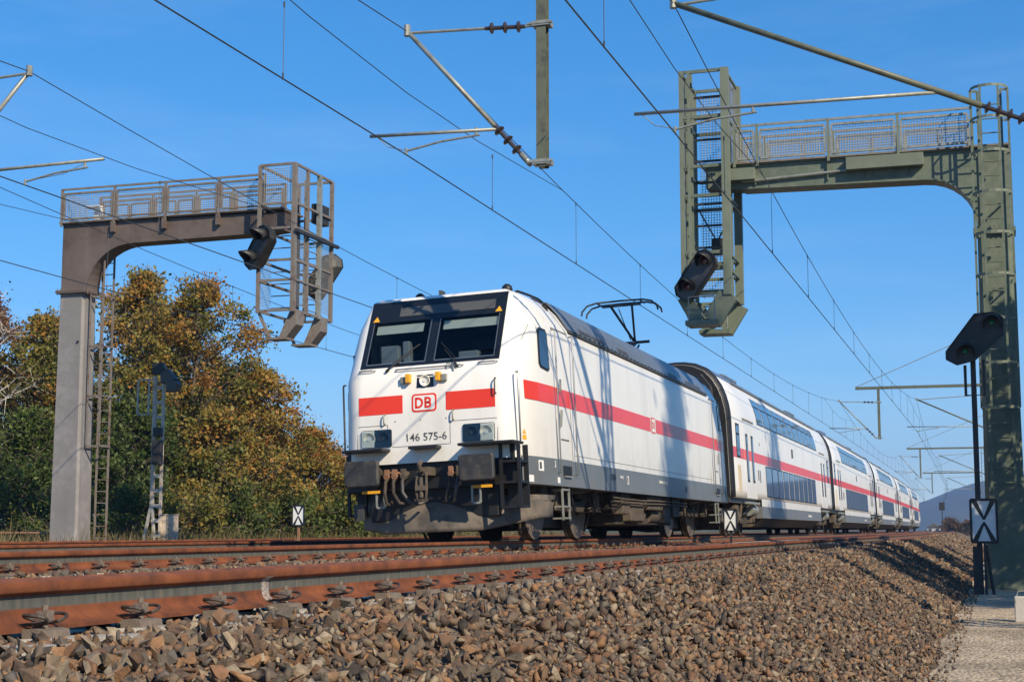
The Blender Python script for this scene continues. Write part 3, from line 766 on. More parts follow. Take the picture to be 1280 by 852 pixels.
    g = MB(); g.path([FP(.30,2.54,.01), FP(.30,2.63,.05), FP(.40,2.60,.05), FP(.42,2.5,.01)], .012); g.build('wiper_hose', M['galv'], T)
    # rails, handles, seams on the face
    def hrail(p0, p1, off, r=.012, name='handrail', mt='chrome'):
        p0 = Vector(p0); p1 = Vector(p1); off = Vector(off)
        g = MB(); e = (p1 - p0).normalized() * .03
        g.path([p0, p0 + off * .8, p0 + off + e, p1 + off - e, p1 + off * .8, p1], r, 6); return g.build(name, M[mt], T, smooth=True)
    hrail(FP(-.5,2.585,.0), FP(.55,2.585,.0), (0,-.05,0), .011)
    hrail(FP(-1.09,2.60,.0), FP(-.85,2.60,.0), (0,-.05,0), .011); hrail(FP(.80,2.60,.0), FP(1.08,2.60,.0), (0,-.05,0), .011)
    hrail(FP(1.075,2.12,0), FP(1.075,2.34,0), (.0,-.06,0), .011, mt='darkgrey'); hrail(FP(-.66,1.78,0), FP(-.66,1.92,0), (0,-.06,0), .011, mt='galv'); hrail(FP(.42,1.78,0), FP(.42,1.92,0), (0,-.06,0), .011, mt='galv')
    g = MB()
    def seamf(u0, v0, u1, v1): g.bar(FP(u0,v0,.001), FP(u1,v1,.001), .009, .004, (0,-1,0))
    for (u0,v0,u1,v1) in [(-1.09,1.76,-.62,1.76),(-.62,1.43,-.62,1.76),(.36,1.76,1.08,1.76),(.36,1.43,.36,1.76),(-.55,1.43,.36,1.43),(1.09,1.43,1.09,2.5),(-1.1,1.43,-1.1,2.5)]: seamf(u0,v0,u1,v1)
    for u in (-.5,-.1,.3): g.box(u-.008,u+.008,sface(1.8)-.006,sface(1.8),1.80,1.816)
    g.build('panel_seams', M['seam'], body)
    # front corner handrails and the far side mirror
    hrail((1.345,.60,1.40), (1.345,.60,2.42), (.05,-.05,0), .014); hrail((-1.345,.62,1.40), (-1.345,.62,2.42), (-.05,.02,0), .015, mt='darkgrey')
    g = MB(); g.box(-1.53,-1.46,1.35,1.6,2.62,2.98); g.build('rear_view_camera', M['black'], T, bevel=.02)
    # roof horns and aerial
    for u, s_ in ((-.52, 1.75), (.98, 1.55)):
        g = MB(); g.lathe([(-.02,.085),(.05,.085),(.10,.07),(.13,.03)], (u, s_, 3.79 if abs(u) < .8 else 3.77), (0,0,1), 14); g.build('roof_horn', M['black'], T, smooth=True)
    g = MB(); g.box(-.28,-.24,1.95,2.15,3.80,3.98); g.build('aerial', M['darkgrey'], T)
    g = MB(); g.path([(.90,1.95,3.80),(.98,2.1,3.87),(1.02,2.5,3.87),(1.08,2.85,3.85),(1.14,3.05,3.78)], .022, 6); g.build('roof_hose', M['black'], T, smooth=True)
    # ---- side skirts, stripes, doors, windows (both sides)
    def wside(v): return interp(v, WV)
    def side_u(s, v):
        """half width of the body at s, v (tapers towards the ends)"""
        q = outline(v); s2 = min(s, L - s)
        ss = [x[1] for x in q[5:]]; uu = [x[0] for x in q[5:]]
        return float(np.interp(s2, ss, uu))
    for sd in (1, -1):
        def SPt(s, v, d=.004): return (sd * (side_u(s, v) + d), s, v)
        def strip(s_list, v0, v1, d, name, mt, th=.004, par=T):
            m_ = MB(); rows_ = []
            for dd in (d, d - th):
                for v in ((v0, v1) if dd == d else (v1, v0)): rows_.append([SPt(s, v, dd) for s in s_list])
            rows_.append(rows_[0]); m_.grid(rows_)
            return m_.build(name, mt, par)
        SL = [.82,.85,.9,1.0,1.2,1.34,1.5,1.7,1.99,2.1]
        SM = [2.1,4,6,9.05]; SR = [9.55,12,15,16.2,16.8,17.4,17.7,17.9]
        strip(SL, 2.05, 2.325, .009, 'red_stripe', M['red']); strip(SM, 2.05, 2.325, .0042, 'red_stripe', M['red']); strip(SR, 2.05, 2.325, .004, 'red_stripe', M['red'])
        SK = [.66,.85,1.2,1.9,3,6,9.45,13,16,17.2,17.9,18.24]
        strip(SK, .80, 1.21, .012, 'skirt', M['grey'], .05)
        lg = strip([9.13,9.47], 2.03, 2.345, .005, 'side_logo_plate', M['red'])
        strip([9.16,9.44], 2.06, 2.315, .008, 'logo_field', M['sticker'], par=lg)
        db_letters(T, lambda u, v: (sd * (1.485 + .0095), 9.3 + sd * u, 2.187 + v), .07)
        for end in (0, 1):
            def E(s): return s if not end else L - s
            # cab side window
            P = [(1.44,2.62),(1.50,2.57),(1.86,2.54),(1.93,2.58),(1.92,3.12),(1.86,3.19),(1.60,3.20),(1.52,3.14)]
            m_ = MB(); n_ = len(P)
            m_.add([SPt(E(s), v, .012) for s, v in P] + [SPt(E(s), v, -.01) for s, v in P], [tuple(range(n_)), tuple(reversed(range(n_, 2*n_)))] + [(i, i+n_, (i+1) % n_+n_, (i+1) % n_) for i in range(n_)])
            cw = m_.build('cab_side_window', M['black'], T)
            P2 = [(1.49,2.64),(1.53,2.60),(1.84,2.575),(1.895,2.61),(1.885,3.10),(1.84,3.155),(1.62,3.16),(1.56,3.12)]
            m_ = MB(); m_.add([SPt(E(s), v, .016) for s, v in P2] + [SPt(E(s), v, .004) for s, v in P2], [tuple(range(n_)), tuple(reversed(range(n_, 2*n_)))] + [(i, i+n_, (i+1) % n_+n_, (i+1) % n_) for i in range(n_)])
            m_.build('pane', M['winglass'], cw)
            # driver door
            dr = strip(sorted([E(2.22), E(3.02)]), 1.22, 3.24, .008, 'cab_door', M['white'])
            m_ = MB()
            for s_ in (2.2, 3.04): m_.bar(SPt(E(s_),1.22,.004), SPt(E(s_),3.26,.004), .022, .012, (1,0,0))
            m_.bar(SPt(E(2.2),3.26,.004), SPt(E(3.04),3.26,.004), .012, .022); m_.bar(SPt(E(2.4),1.53,.010), SPt(E(2.85),1.53,.010), .01, .02)
            m_.build('door_seal', M['seam'], dr)
            m_ = MB(); m_.box(sd*(1.49), sd*(1.535), E(2.36)-.02, E(2.36)+.02, 2.26, 2.30); m_.bar((sd*1.53,E(2.36),2.28),(sd*1.53,E(2.36),2.46),.025); m_.build('door_handle', M['galv'], dr); m_ = MB(); m_.bar((sd*1.51,E(2.36),1.72),(sd*1.53,E(2.36),1.98),.03); m_.build('door_handle', M['galv'], dr)
            for s_ in (2.12, 3.13):
                hrail((sd*1.485,E(s_),1.0), (sd*1.485,E(s_),3.22), (sd*.06,0,0), .013)
            # step recess and ladder
            m_ = MB(); m_.box(sd*1.46, sd*1.51, E(2.42), E(2.88), .95, 1.12); m_.build('step_recess', M['black'], T)
            m_ = MB(); m_.box(sd*1.40, sd*1.53, E(2.44), E(2.86), .94, .965)
            for z_ in (.74,.48,.30): m_.box(sd*1.28, sd*1.47, E(2.45), E(2.85), z_, z_+.025)
            m_.bar((sd*1.45,E(2.46),.28),(sd*1.45,E(2.46),.80),.03); m_.bar((sd*1.45,E(2.84),.28),(sd*1.45,E(2.84),.80),.03); m_.build('step_ladder', M['galv'], T)
            # warning stickers and markings
            if end == 0 and sd == 1:
                m_ = MB(); m_.add([SPt(.72,1.53,.006),SPt(.80,1.53,.006),SPt(.76,1.60,.006)], [(0,1,2)]); m_.add([SPt(.72,1.44,.006),SPt(.80,1.44,.006),SPt(.80,1.51,.006),SPt(.72,1.51,.006)], [(0,1,2,3)]); m_.build('warning_sticker', M['amber'], T)
        # seams of the side wall panels
        m_ = MB()
        for s_ in (3.35, 15.55): m_.bar(SPt(s_,1.22,.001), SPt(s_,3.3,.001), .006, .012, (1,0,0))
        m_.bar(SPt(3.2,1.31,.001), SPt(15.7,1.31,.001), .005, .008); m_.bar(SPt(1.0,2.95,.001), SPt(1.25,3.2,.001), .008, .008)
        m_.build('panel_seams', M['seam'], body)
        # markings on the skirt
        def mark(s0, s1, v0, v1, mt): strip([s0, s1], v0, v1, .0175, 'marking', mt)
        mark(.80,.98,.83,.93,M['sticker']); mark(1.18,1.40,1.0,1.16,M['sticker']); mark(1.22,1.30,1.03,1.13,M['letter'])
        mark(2.05,2.20,.84,.93,M['sticker']); mark(5.55,5.85,1.0,1.1,M['letter']); mark(6.7,6.85,.95,1.10,M['sticker']); mark(6.72,6.80,.97,1.08,M['letter'])
        mark(12.2,12.4,.93,1.06,M['letter']); mark(17.3,17.5,.93,1.08,M['letter'])
        lettering('2', .14, M['sticker'], T, (sd*1.505, 1.95, 1.12), (R(90),0,R(90)*sd), bold=.002)
        lettering('91 80 6146 575-6 D-DB', .085, M['sticker'], T, (sd*1.505, 9.9, 1.07), (R(90),0,R(90)*sd))
        lettering('146 575', .075, M['sticker'], T, (sd*1.505, 6.3, 1.06), (R(90),0,R(90)*sd))
        # slanted roof cladding in panels
        prof = [(1.462,3.335),(1.335,3.585),(1.20,3.765)]
        ss = np.linspace(3.0, 15.9, 15)
        for i in range(14):
            s0, s1 = ss[i] + .006, ss[i+1] - .006
            m_ = MB()
            sl = .45 if i == 0 else 0; sr = .45 if i == 13 else 0
            rows_ = []
            for j, (u, v) in enumerate(prof):
                k_ = (2 - j) / 2
                rows_.append([(sd*u, s0 + sl*k_*.6 - sl*.2, v+.008), (sd*u, s1 - sr*k_*.6 + sr*.2, v+.008)])
            rows_.append([(sd*1.0, s0, 3.80), (sd*1.0, s1, 3.80)])
            m_.grid(rows_); rp_ = m_.build('roof_panel', M['roofgrey'], T)
            sol = rp_.modifiers.new('thick', 'SOLIDIFY'); sol.thickness = .02; sol.offset = 1
            if i in (1, 2, 4, 9, 11, 12):
                m_ = MB()
                for j in range(9):
                    t = (j + .5) / 9
                    u = 1.45 - .25 * t; v = 3.375 + .37 * t
                    m_.bar((sd*(u+.02), s0+.05, v+.01), (sd*(u+.02), s1-.05, v+.01), .035, .012, (sd*.8,0,.3))
                m_.build('louvre', M['darkgrey'], rp_)
        m_ = MB(); m_.bar((sd*1.475,3.2,3.325),(sd*1.475,15.7,3.325),.03,.025); m_.build('roof_gutter', M['darkgrey'], T)
        m_ = MB()
        for s_ in np.arange(3.6, 15.4, .31): m_.box(sd*1.478-.008, sd*1.478+.008, s_, s_+.10, 3.345, 3.365)
        m_.build('gutter_clips', M['black'], T)['kind'] = 'stuff'
    # roof deck equipment
    m_ = MB(); m_.box(-1.0,1.0,3.0,15.9,3.78,3.90); m_.box(-.7,.7,6.2,12.2,3.90,3.99); m_.build('roof_deck', M['roofgrey'], T, bevel=.02)
    for s_ in (5.6, 8.2, 11.0):
        m_ = MB(); m_.lathe([(0,.05),(.03,.09),(.05,.05),(.08,.09),(.10,.05),(.13,.09),(.15,.05),(.18,.09),(.22,.04)], (.5, s_, 3.93), (0,0,1), 10); m_.build('roof_insulator', M['insul'], T)
    m_ = MB(); m_.tube((.5,5.6,4.17),(.5,11.0,4.17),.02,6); m_.build('roof_busbar', M['galv'], T)
    # pantographs: rear raised to the wire, front folded
    def panto(s0, raised):
        p = MB()
        for u in (-.55,.55):
            for s_ in (s0-.5, s0+.5): p.lathe([(0,.04),(.02,.08),(.05,.04),(.07,.08),(.10,.04),(.12,.08),(.15,.035)], (u, s_, 3.93), (0,0,1), 8)
        base = p.build('pantograph', M['insul'], T)
        g = MB()
        g.bar((-.6,s0-.5,4.10),(.6,s0-.5,4.10),.07); g.bar((-.6,s0+.5,4.10),(.6,s0+.5,4.10),.07)
        for u in (-.5,.5): g.bar((u,s0-.5,4.10),(u,s0+.5,4.10),.06)
        if raised:
            kz, ks = 4.62, s0 + 1.15
            hz, hs = 5.33, s0 - .10
            g.path([(0,s0-.35,4.12),(0,ks,kz)], .06, 8)
            g.path([(0,ks,kz),(-.25,hs,hz)], .03, 6); g.path([(0,ks,kz),(.25,hs,hz)], .03, 6); g.path([(.1,s0+.3,4.12),(.1,ks-.05,kz-.08)], .025, 6)
            g.tube((-.35,ks,kz),(.35,ks,kz),.035,8); g.path([(-.08,ks-.1,kz+.05),(-.08,hs+.05,hz-.06)], .012, 5)
            for ds in (-.22,.22):
                pts = [(-.90,hs+ds,hz-.20),(-.88,hs+ds,hz-.10),(-.76,hs+ds,hz+.02),(-.55,hs+ds,hz+.07),(0,hs+ds,hz+.08),(.55,hs+ds,hz+.07),(.76,hs+ds,hz+.02),(.88,hs+ds,hz-.10),(.90,hs+ds,hz-.20)]
                g.path(pts, .022, 6)
            for u in (-.5,.5): g.bar((u,hs-.22,hz+.05),(u,hs+.22,hz+.05),.03)
            g.tube((-.45,hs,hz),(.45,hs,hz),.025,6)
        else:
            g.bar((0,s0-.5,4.14),(0,s0+1.0,4.22),.09); g.bar((-.2,s0+1.0,4.24),(-.3,s0-.6,4.28),.04); g.bar((.2,s0+1.0,4.24),(.3,s0-.6,4.28),.04)
            for ds in (-.8,-.45): g.path([(-.95,s0+ds,4.16),(-.8,s0+ds,4.26),(-.5,s0+ds,4.30),(.5,s0+ds,4.30),(.8,s0+ds,4.26),(.95,s0+ds,4.16)], .022, 6)
        g.build('pantograph_arm', M['darkgrey'], base)
    panto(13.6, True)
    # ---- buffer beam, buffers, coupling
    m_ = MB()
    m_.box(-1.30,1.30,.50,.75,.80,1.40)
    m_.build('buffer_beam', M['black'], T)  # black puts the deep shade under the front into the colour
    m_ = MB()
    for s in (-1, 1):
        m_ = MB(); m_.box(s*.58, 1.42 if s > 0 else -1.22, .10, .62, 1.365, 1.405); m_.build('buffer_canopy', M['black'], T, bevel=.01)
    m_ = MB(); m_.box(-.22,.22,.22,.48,1.37,1.41); m_.build('step_plate', M['black'], T)
    for s in (-1, 1):
        b_ = MB(); c0 = s * .88
        P = [(c0-.27,.875),(c0-.245,.85),(c0+.245,.85),(c0+.27,.875),(c0+.27,1.205),(c0+.245,1.23),(c0-.245,1.23),(c0-.27,1.205)]
        n_ = len(P)
        vs = []
        for dy, sc in ((.0,.90),(.012,.98),(.03,1.0),(.07,1.0)):
            vs += [(c0 + (x - c0) * sc, dy, 1.04 + (z - 1.04) * sc) for x, z in P]
        fs = [tuple(range(n_)), tuple(reversed(range(3*n_, 4*n_)))]
        for j in range(3): fs += [(j*n_+i, (j+1)*n_+i, (j+1)*n_+(i+1) % n_, j*n_+(i+1) % n_) for i in range(n_)]
        b_.add(vs, fs); bo = b_.build('buffer', M['buffer'], T, bevel=.015)
        g = MB(); g.lathe([(.06,.10),(.30,.10),(.30,.15),(.52,.15),(.52,.22),(.58,.22)], (c0, 0, 1.04), (0,1,0), 18); g.build('buffer_stem', M['grime'], bo, auto=40)
        # steps frame at the corner
        g = MB(); f0 = .34 if s > 0 else .80
        for u in (1.15, 1.42):
            g.bar((s*u,f0,.45),(s*u,f0,1.36),.045); g.bar((s*u,f0+.38,.45),(s*u,f0+.38,1.36),.045)
        for z in (.45,.80,1.10): g.box(s*1.13, s*1.44, f0, f0+.38, z, z+.035)
        g.box(s*1.14, s*1.43, f0+.36, f0+.40, .46, 1.36)
        g.build('corner_step', M['black'], T)  # blackened so the steps sink into the shade under the canopy
        g = MB(); g.box(s*.72, s*1.0, .30, .36, .76, .80); g.build('handle_grip', M['amber'], T)
    # drawhook, screw coupling, hoses
    m_ = MB(); m_.box(-.09,.09,.2,.55,.98,1.10); m_.path([(0,.25,1.04),(0,.10,1.05),(0,.06,1.12),(0,.14,1.17)], .035, 8)
    m_.path([(-.07,.16,1.02),(-.08,.12,.75),(-.06,.14,.62),(.06,.14,.62),(.08,.12,.75),(.07,.16,1.02)], .02, 6); m_.tube((0,.12,.95),(0,.12,.66),.03,8); m_.box(-.08,.08,.08,.17,.76,.83)
    m_.build('drawhook_coupling', M['grimel'], T, smooth=False)
    for j, (u, du) in enumerate([(-.50,.10),(-.36,.12),(.38,-.06),(.50,-.05),(-.62,.02)]):
        g = MB(); g.tube((u,.52,1.0),(u,.36,.97),.035,8); g.path([(u,.40,.97),(u,.30,.92),(u+du*.2,.24,.75),(u+du,.26,.60),(u+du*2.2,.34,.58),(u+du*2.8,.42,.63)], .026, 8); g.build('brake_hose', M['darkgrey'] if j % 2 else M['grime'], T, smooth=True)
        g = MB(); g.tube((u,.50,1.03),(u,.33,.99),.045,8); g.box(u-.03,u+.03,.33,.40,1.02,1.10); g.build('air_cock', M['grimel'] if j % 2 else M['rustpost'], T)
    for u in (-.78,.70):
        g = MB(); g.bar((u,.34,.80),(u,.34,.55),.03); g.bar((u+.12,.34,.80),(u+.12,.34,.55),.03); g.bar((u,.34,.55),(u+.12,.34,.55),.03); g.build('shunter_grip', M['galv'], T)
    g = MB(); g.box(-1.0,1.0,.62,.9,.35,.82); g.build('pipe_block', M['black'], T, bevel=.02)  # black colour stands in for the shadow behind the plough
    g = MB(); g.box(-1.22,-1.06,.50,.56,.38,.62); g.build('sand_flap', M['darkgrey'], T)
    # plough
    def plough(flip):
        pl = [(-1.42,2.0),(-1.40,1.35),(-1.22,.86),(-.75,.62),(0,.50),(.75,.62),(1.22,.86),(1.40,1.35),(1.42,2.0)]
        prof_ = [(.66,.16),(.56,.08),(.44,.03),(.32,.0),(.22,-.01),(.16,-.01)]
        if flip: pl = [(x, L - y) for x, y in pl]; dirn = -1
        else: dirn = 1
        g = MB(); g.grid([[(x, y + dirn*d, v + (.16*max(0, abs(x)-1.0)/.42 if v < .5 else 0)) for x, y in pl] for v, d in prof_])
        o = g.build('plough', M['plough'], T, auto=50); sol = o.modifiers.new('t','SOLIDIFY'); sol.thickness = .025
    plough(False); plough(True)
    # ---- bogies
    def wheel(par, u, s, r=.615):
        sg = 1 if u > 0 else -1
        g = MB(); g.lathe([(-.07,r+.028),(-.045,r+.026),(-.035,r+.004),(.06,r-.003),(.065,r-.06),(.03,r-.075),(.02,.24),(.05,.22),(.08,.20),(.08,.11)], (u, s, r), (sg,0,0), 32)
        w_ = g.build('wheel', [M['grime']], par, auto=40)
        g = MB(); g.lathe([(.066,r-.005),(.068,r-.055),(.060,r-.06),(.058,r-.003)], (u, s, r), (sg,0,0), 32); g.build('tyre', M['tread'], w_)
        return w_
    for sc in (4.23, 14.67):
        bg_ = MB()
        for s in (-1, 1):
            P = [(sc-2.2,.72),(sc-1.7,.86),(sc-.75,.86),(sc-.5,.62),(sc+.5,.62),(sc+.75,.86),(sc+1.7,.86),(sc+2.2,.72),(sc+2.2,.62),(sc+1.6,.70),(sc+.9,.66),(sc+.55,.44),(sc-.55,.44),(sc-.9,.66),(sc-1.6,.70),(sc-2.2,.62)]
            bg_.prism(P, 0, s*.98, s*1.16)
        bg_.box(-1.0,1.0,sc-.25,sc+.25,.5,.75); bg_.box(-1.0,1.0,sc-2.2,sc-2.1,.6,.74); bg_.box(-1.0,1.0,sc+2.1,sc+2.2,.6,.74)
        bo = bg_.build('bogie', M['grime'], T, bevel=.015)
        for ax in (-1.3, 1.3):
            for s in (-1, 1):
                wheel(bo, s*.77, sc + ax)
                g = MB(); y = sc + ax
                g.lathe([(0,.17),(.16,.17),(.20,.12)], (s*1.0, y, .615), (s,0,0), 14); g.box(s*1.02, s*1.2, y-.2, y+.2, .45, .72)
                g.build('axle_box', M['grimel'], bo, bevel=.01)
                for dy in (-.33,.33):
                    g = MB(); pts = []
                    for k in range(41): t = k / 40; pts.append((s*1.10 + .075*math.cos(t*10*math.pi), y+dy+.075*math.sin(t*10*math.pi), .46+.30*t))
                    g.path(pts, .02, 5); g.build('coil_spring', M['grime'], bo, smooth=True)
                g = MB(); g.path([(s*1.24,y-.28,.95),(s*1.26,y-.22,.62)], .04, 8); g.tube((s*1.26,y-.22,.62),(s*1.26,y-.2,.5),.028,8); g.build('damper', M['grimel'], bo)
                # sandpipe and brake gear
                g = MB(); e = -1 if ax < 0 else 1
                g.box(s*.98,s*1.28,y+e*.72,y+e*1.0,.62,.95); g.path([(s*.9,y+e*.85,.65),(s*.82,y+e*.74,.3),(s*.77,y+e*.62,.08)], .025, 6); g.build('sand_box', M['grimel'], bo, bevel=.02)
                g = MB(); g.box(s*.70,s*.84,y-e*.74,y-e*.64,.42,.80); g.box(s*.72,s*.95,y-e*.9,y-e*.7,.55,.70); g.build('brake_shoe', M['grimel'], bo)
        for s in (-1, 1):
            g = MB(); g.tube((s*1.12,sc-.3,.66),(s*1.12,sc-.3,.98),.10,12); g.tube((s*1.12,sc+.3,.66),(s*1.12,sc+.3,.98),.10,12); g.build('secondary_spring', M['grime'], bo)
            g = MB(); g.tube((s*1.25,sc-.9,.75),(s*1.25,sc+.3,.80),.05,10); g.tube((s*1.25,sc+.3,.80),(s*1.25,sc+.8,.81),.035,8); g.build('yaw_damper', M['grimel'], bo)
            for dy in (-1.9,-.7,.7,1.9):
                g = MB(); g.path([(s*1.2,sc+dy,.95),(s*1.3,sc+dy+.02,.7),(s*1.3,sc+dy+.12,.45),(s*1.22,sc+dy+.28,.42),(s*1.12,sc+dy+.34,.62)], .018, 6); g.build('air_hose', M['black'], bo, smooth=True)
        g = MB(); g.box(-.66,.66,sc-2.0,sc+2.0,.20,.84); g.build('traction_motor', M['black'], bo, bevel=.03)
        g = MB(); g.tube((-.72,sc-1.3,.615),(.72,sc-1.3,.615),.09,10); g.tube((-.72,sc+1.3,.615),(.72,sc+1.3,.615),.09,10); g.build('axle', M['grime'], bo)
    # underfloor equipment
    for (u0,u1,s0,s1,z0,z1,mt) in [(-1.3,1.2,6.9,11.9,.24,.80,'grime'),(1.0,1.38,6.75,7.35,.42,.80,'grimel'),(1.05,1.36,7.5,8.6,.30,.66,'grimel'),(1.02,1.40,8.8,10.2,.52,.80,'grimel'),(1.1,1.36,10.5,11.1,.28,.80,'grimel'),(1.0,1.38,11.3,12.0,.40,.80,'grimel'),(1.06,1.32,6.2,6.65,.50,.80,'grime'),(-1.4,1.4,.8,18.1,.80,1.0,'darkgrey')]:
        g = MB(); g.box(u0,u1,s0,s1,z0,z1); g.build('underfloor_box', M[mt], T, bevel=.02)
    for s_ in (8.0, 9.6):
        g = MB(); g.tube((1.15,s_,.42),(1.15,s_+1.0,.42),.15,14); g.build('air_tank', M['grimel'], T, auto=40)
    g = MB()
    for z_ in (.70,.64): g.path([(1.42,5.9,z_),(1.43,8,z_-.02),(1.43,10,z_),(1.42,12.6,z_)], .016, 6)
    g.build('brake_pipe', M['grimel'], T)
    return T
loco = make_loco()
# ------------------------------------------------------------------ double deck coaches
def make_coach(s0, label):
    L = 26.8
    loc, a = car_frame(s0, L)
    T = empty('double_deck_coach', loc, a, CANT, label, 'railway coach', 'coaches behind the locomotive')
    PR = [(1.30,.98),(1.385,1.0),(1.39,1.2),(1.39,3.05),(1.385,3.2),(1.36,3.42),(1.30,3.68),(1.20,3.95),(1.05,4.2),(.84,4.42),(.55,4.56),(.25,4.62),(0,4.63)]
    def U(v):
        q = PR[1:]; return float(np.interp(v, [p[1] for p in q], [p[0] for p in q]))
    e0, e1 = .42, L - .42
    full = PR + [(-u, v) for u, v in reversed(PR[:-1])]
    mb = MB(); S_ = [e0, e0+.05, e0+.16, 3, 8, 13.4, 19, 23.8, e1-.16, e1-.05, e1]
    ins = [.10,.04,0,0,0,0,0,0,0,.04,.10]
    mb.grid([[(u*(1 - i/1.4), s, v - (i*.9 if v > 2 else 0)) for u, v in full] for s, i in zip(S_, ins)])
    body = mb.build('body', M['coachwhite'], T, smooth=True)
    # dark ends with gangway bellows
    for s in (e0 + .004, e1 - .004):
        mb = MB(); mb.add([(u*(1-.10/1.4)*.999, s, v - (.09 if v > 2 else 0)) for u, v in full], [tuple(range(len(full)))]); mb.build('end_wall', M['black'], T)
    for a_, b_ in ((0, 1), (-1, -1)):
        ss = [e0, e0+.05, e0+.16, e0+.24]; ii = [.10,.04,0,0]
        if b_ < 0: ss = [L - s for s in ss]
        mb = MB(); mb.grid([[(u*(1 - i/1.4) + .006*(1 if u > 0 else -1), s, v - (i*.9 if v > 2 else 0) + (.006 if v > 2 else 0)) for u, v in full] for s, i in zip(ss, ii)]); mb.build('end_frame', M['black'], T, smooth=True)
    for s_a, s_b in ((.0, .40), (L-.40, L)):
        mb = MB(); n = 9
        for k in range(n):
            s = s_a + (s_b - s_a) * k / (n - 1); o_ = .05 if k % 2 else 0
            P = [(1.02-o_,1.05),(1.08-o_,2.0),(1.06-o_,3.2),(.98-o_,3.9),(.75-o_,4.22-o_),(.3,4.38-o_)]
            P = P + [(-u, v) for u, v in reversed(P)]
            if k == 0: rows = []
            rows.append([(u, s, v) for u, v in P])
        mb.grid(rows); mb.add(rows[0], [tuple(range(len(rows[0])))]); mb.add(rows[-1], [tuple(range(len(rows[0])))]); mb.build('gangway_bellows', M['black'], T)
    # low middle part between the bogies with the grey skirt
    for sd in (1, -1):
        mb = MB(); mb.grid([[(sd*(1.392), s, v) for s in (5.35, 13.4, 21.45)] for v in (.80, 1.02)]); mb.build('lower_side', M['coachwhite'], T)
        mb = MB(); mb.prism([(sd*1.20,.47),(sd*1.400,.47),(sd*1.400,.805),(sd*1.20,.805)], 1, 5.35, 21.45); mb.build('skirt', M['grey'], T)
    mb = MB(); mb.prism([(-1.34,.47),(1.34,.47),(1.05,.24),(-1.05,.24)], 1, 5.5, 21.3); mb.box(-1.34,1.34,5.36,21.44,.47,.97); mb.build('belly', M['grimel'], T)
    for a_, b_ in ((e0, 5.34), (21.46, e1)):
        mb = MB(); mb.box(-1.25,1.25,a_,b_,.86,.99); mb.build('underframe', M['darkgrey'], T)
        mb = MB(); mb.box(-.6,.6,a_+.5,b_-.4,.22,.84); mb.build('underfloor_gear', M['black'], T)
    for sd in (1, -1):
        def X(v, d=.004): return sd * (U(v) + d)
        def plate(sa, sb, v0, v1, d, name, mt, par=T, nv=1, th=.006):
            m_ = MB(); vs_ = np.linspace(v0, v1, nv + 1)
            rows = [[(X(v, d), sa, v), (X(v, d), sb, v)] for v in vs_] + [[(X(v, d-th), sa, v), (X(v, d-th), sb, v)] for v in vs_[::-1]]
            rows.append(rows[0]); m_.grid(rows)
            m_.add([r[0] for r in rows[:-1]], [tuple(range(len(rows)-1))]); m_.add([r[1] for r in rows[:-1]], [tuple(range(len(rows)-1))])
            return m_.build(name, mt, par)
        plate(.62, L-.62, 2.05, 2.33, .003, 'red_stripe', M['red'])
        # window bands
        def windows(sa, sb, n, v0, v1, nv, name, gap=.10):
            w = (sb - sa) / n
            for k in range(n):
                f_ = plate(sa + w*k + gap*.42, sa + w*(k+1) - gap*.42, v0, v1, .006, name, M['black'], nv=nv)
                plate(sa + w*k + gap*.72, sa + w*(k+1) - gap*.72, v0+.035, v1-.035, .010, 'pane', M['winglass'], f_, nv)
        windows(5.35, 21.45, 11, 3.19, 3.98, 5, 'upper_window', .13)
        windows(6.55, 20.25, 10, 1.10, 2.02, 1, 'lower_window', .14)
        m_ = MB(); w = 16.1 / 11
        for k in range(0, 11):
            s = 5.35 + w * k + .12
            m_.add([(X(v,.0135), s, v) for v in (3.72,3.76)] + [(X(v,.0135), s+w-.24, v) for v in (3.76,3.72)], [(0,1,2,3)])
        m_.build('window_transom', M['black'], T)
        for end in (0, 1):
            E = (lambda s: s) if not end else (lambda s: L - s)
            def pl(sa, sb, *a_, **k_): return plate(min(E(sa),E(sb)), max(E(sa),E(sb)), *a_, **k_)
            f_ = pl(1.25, 1.88, 2.06, 2.98, .007, 'vestibule_window', M['black']); pl(1.31, 1.82, 2.12, 2.66, .011, 'pane', M['winglass'], f_); pl(1.31, 1.82, 2.72, 2.92, .011, 'pane', M['winglass'], f_)
            pl(1.30, 1.84, 1.14, 1.86, .006, 'equipment_hatch', M['doorbeige'] if end == 0 else M['coachwhite'])
            # double leaf door
            fr_ = pl(2.55, 4.62, 1.0, 3.20, .004, 'door_frame', M['seam'])
            for (da, db) in ((2.60, 3.565), (3.605, 4.57)):
                d_ = pl(da, db, 1.0, 3.13, .010, 'door_leaf', M['coachwhite'])
                pl(da+.01, db-.01, 2.05, 2.33, .012, 'door_stripe', M['red'], d_)
                pl(da + (db-da)*.5 - .17, da + (db-da)*.5 + .17, 1.45, 2.78, .016, 'door_window', M['black'], d_)
                pl(da + (db-da)*.5 - .12, da + (db-da)*.5 + .12, 1.52, 2.71, .020, 'pane', M['winglass'], d_)
            m_ = MB(); m_.box(X(1.0,.02) - .08*sd, X(1.0,.06), E(2.55), E(4.62), .84, .90); m_.build('door_step', M['galv'], T)
        pl2 = plate(13.2, 13.62, 2.56, 2.86, .006, 'vent_grille', M['darkgrey'])
        for sm in (5.1, 21.7, 2.35, 24.5): plate(sm, sm+.02, 1.0, 3.2, .002, 'panel_seam', M['seam'])
        for (sa, sb, va, vb) in [(5.0,5.12,1.55,1.85),(5.35,5.47,1.50,1.85)]: plate(sa, sb, va, vb, .012, 'door_button_box', M['grey'])
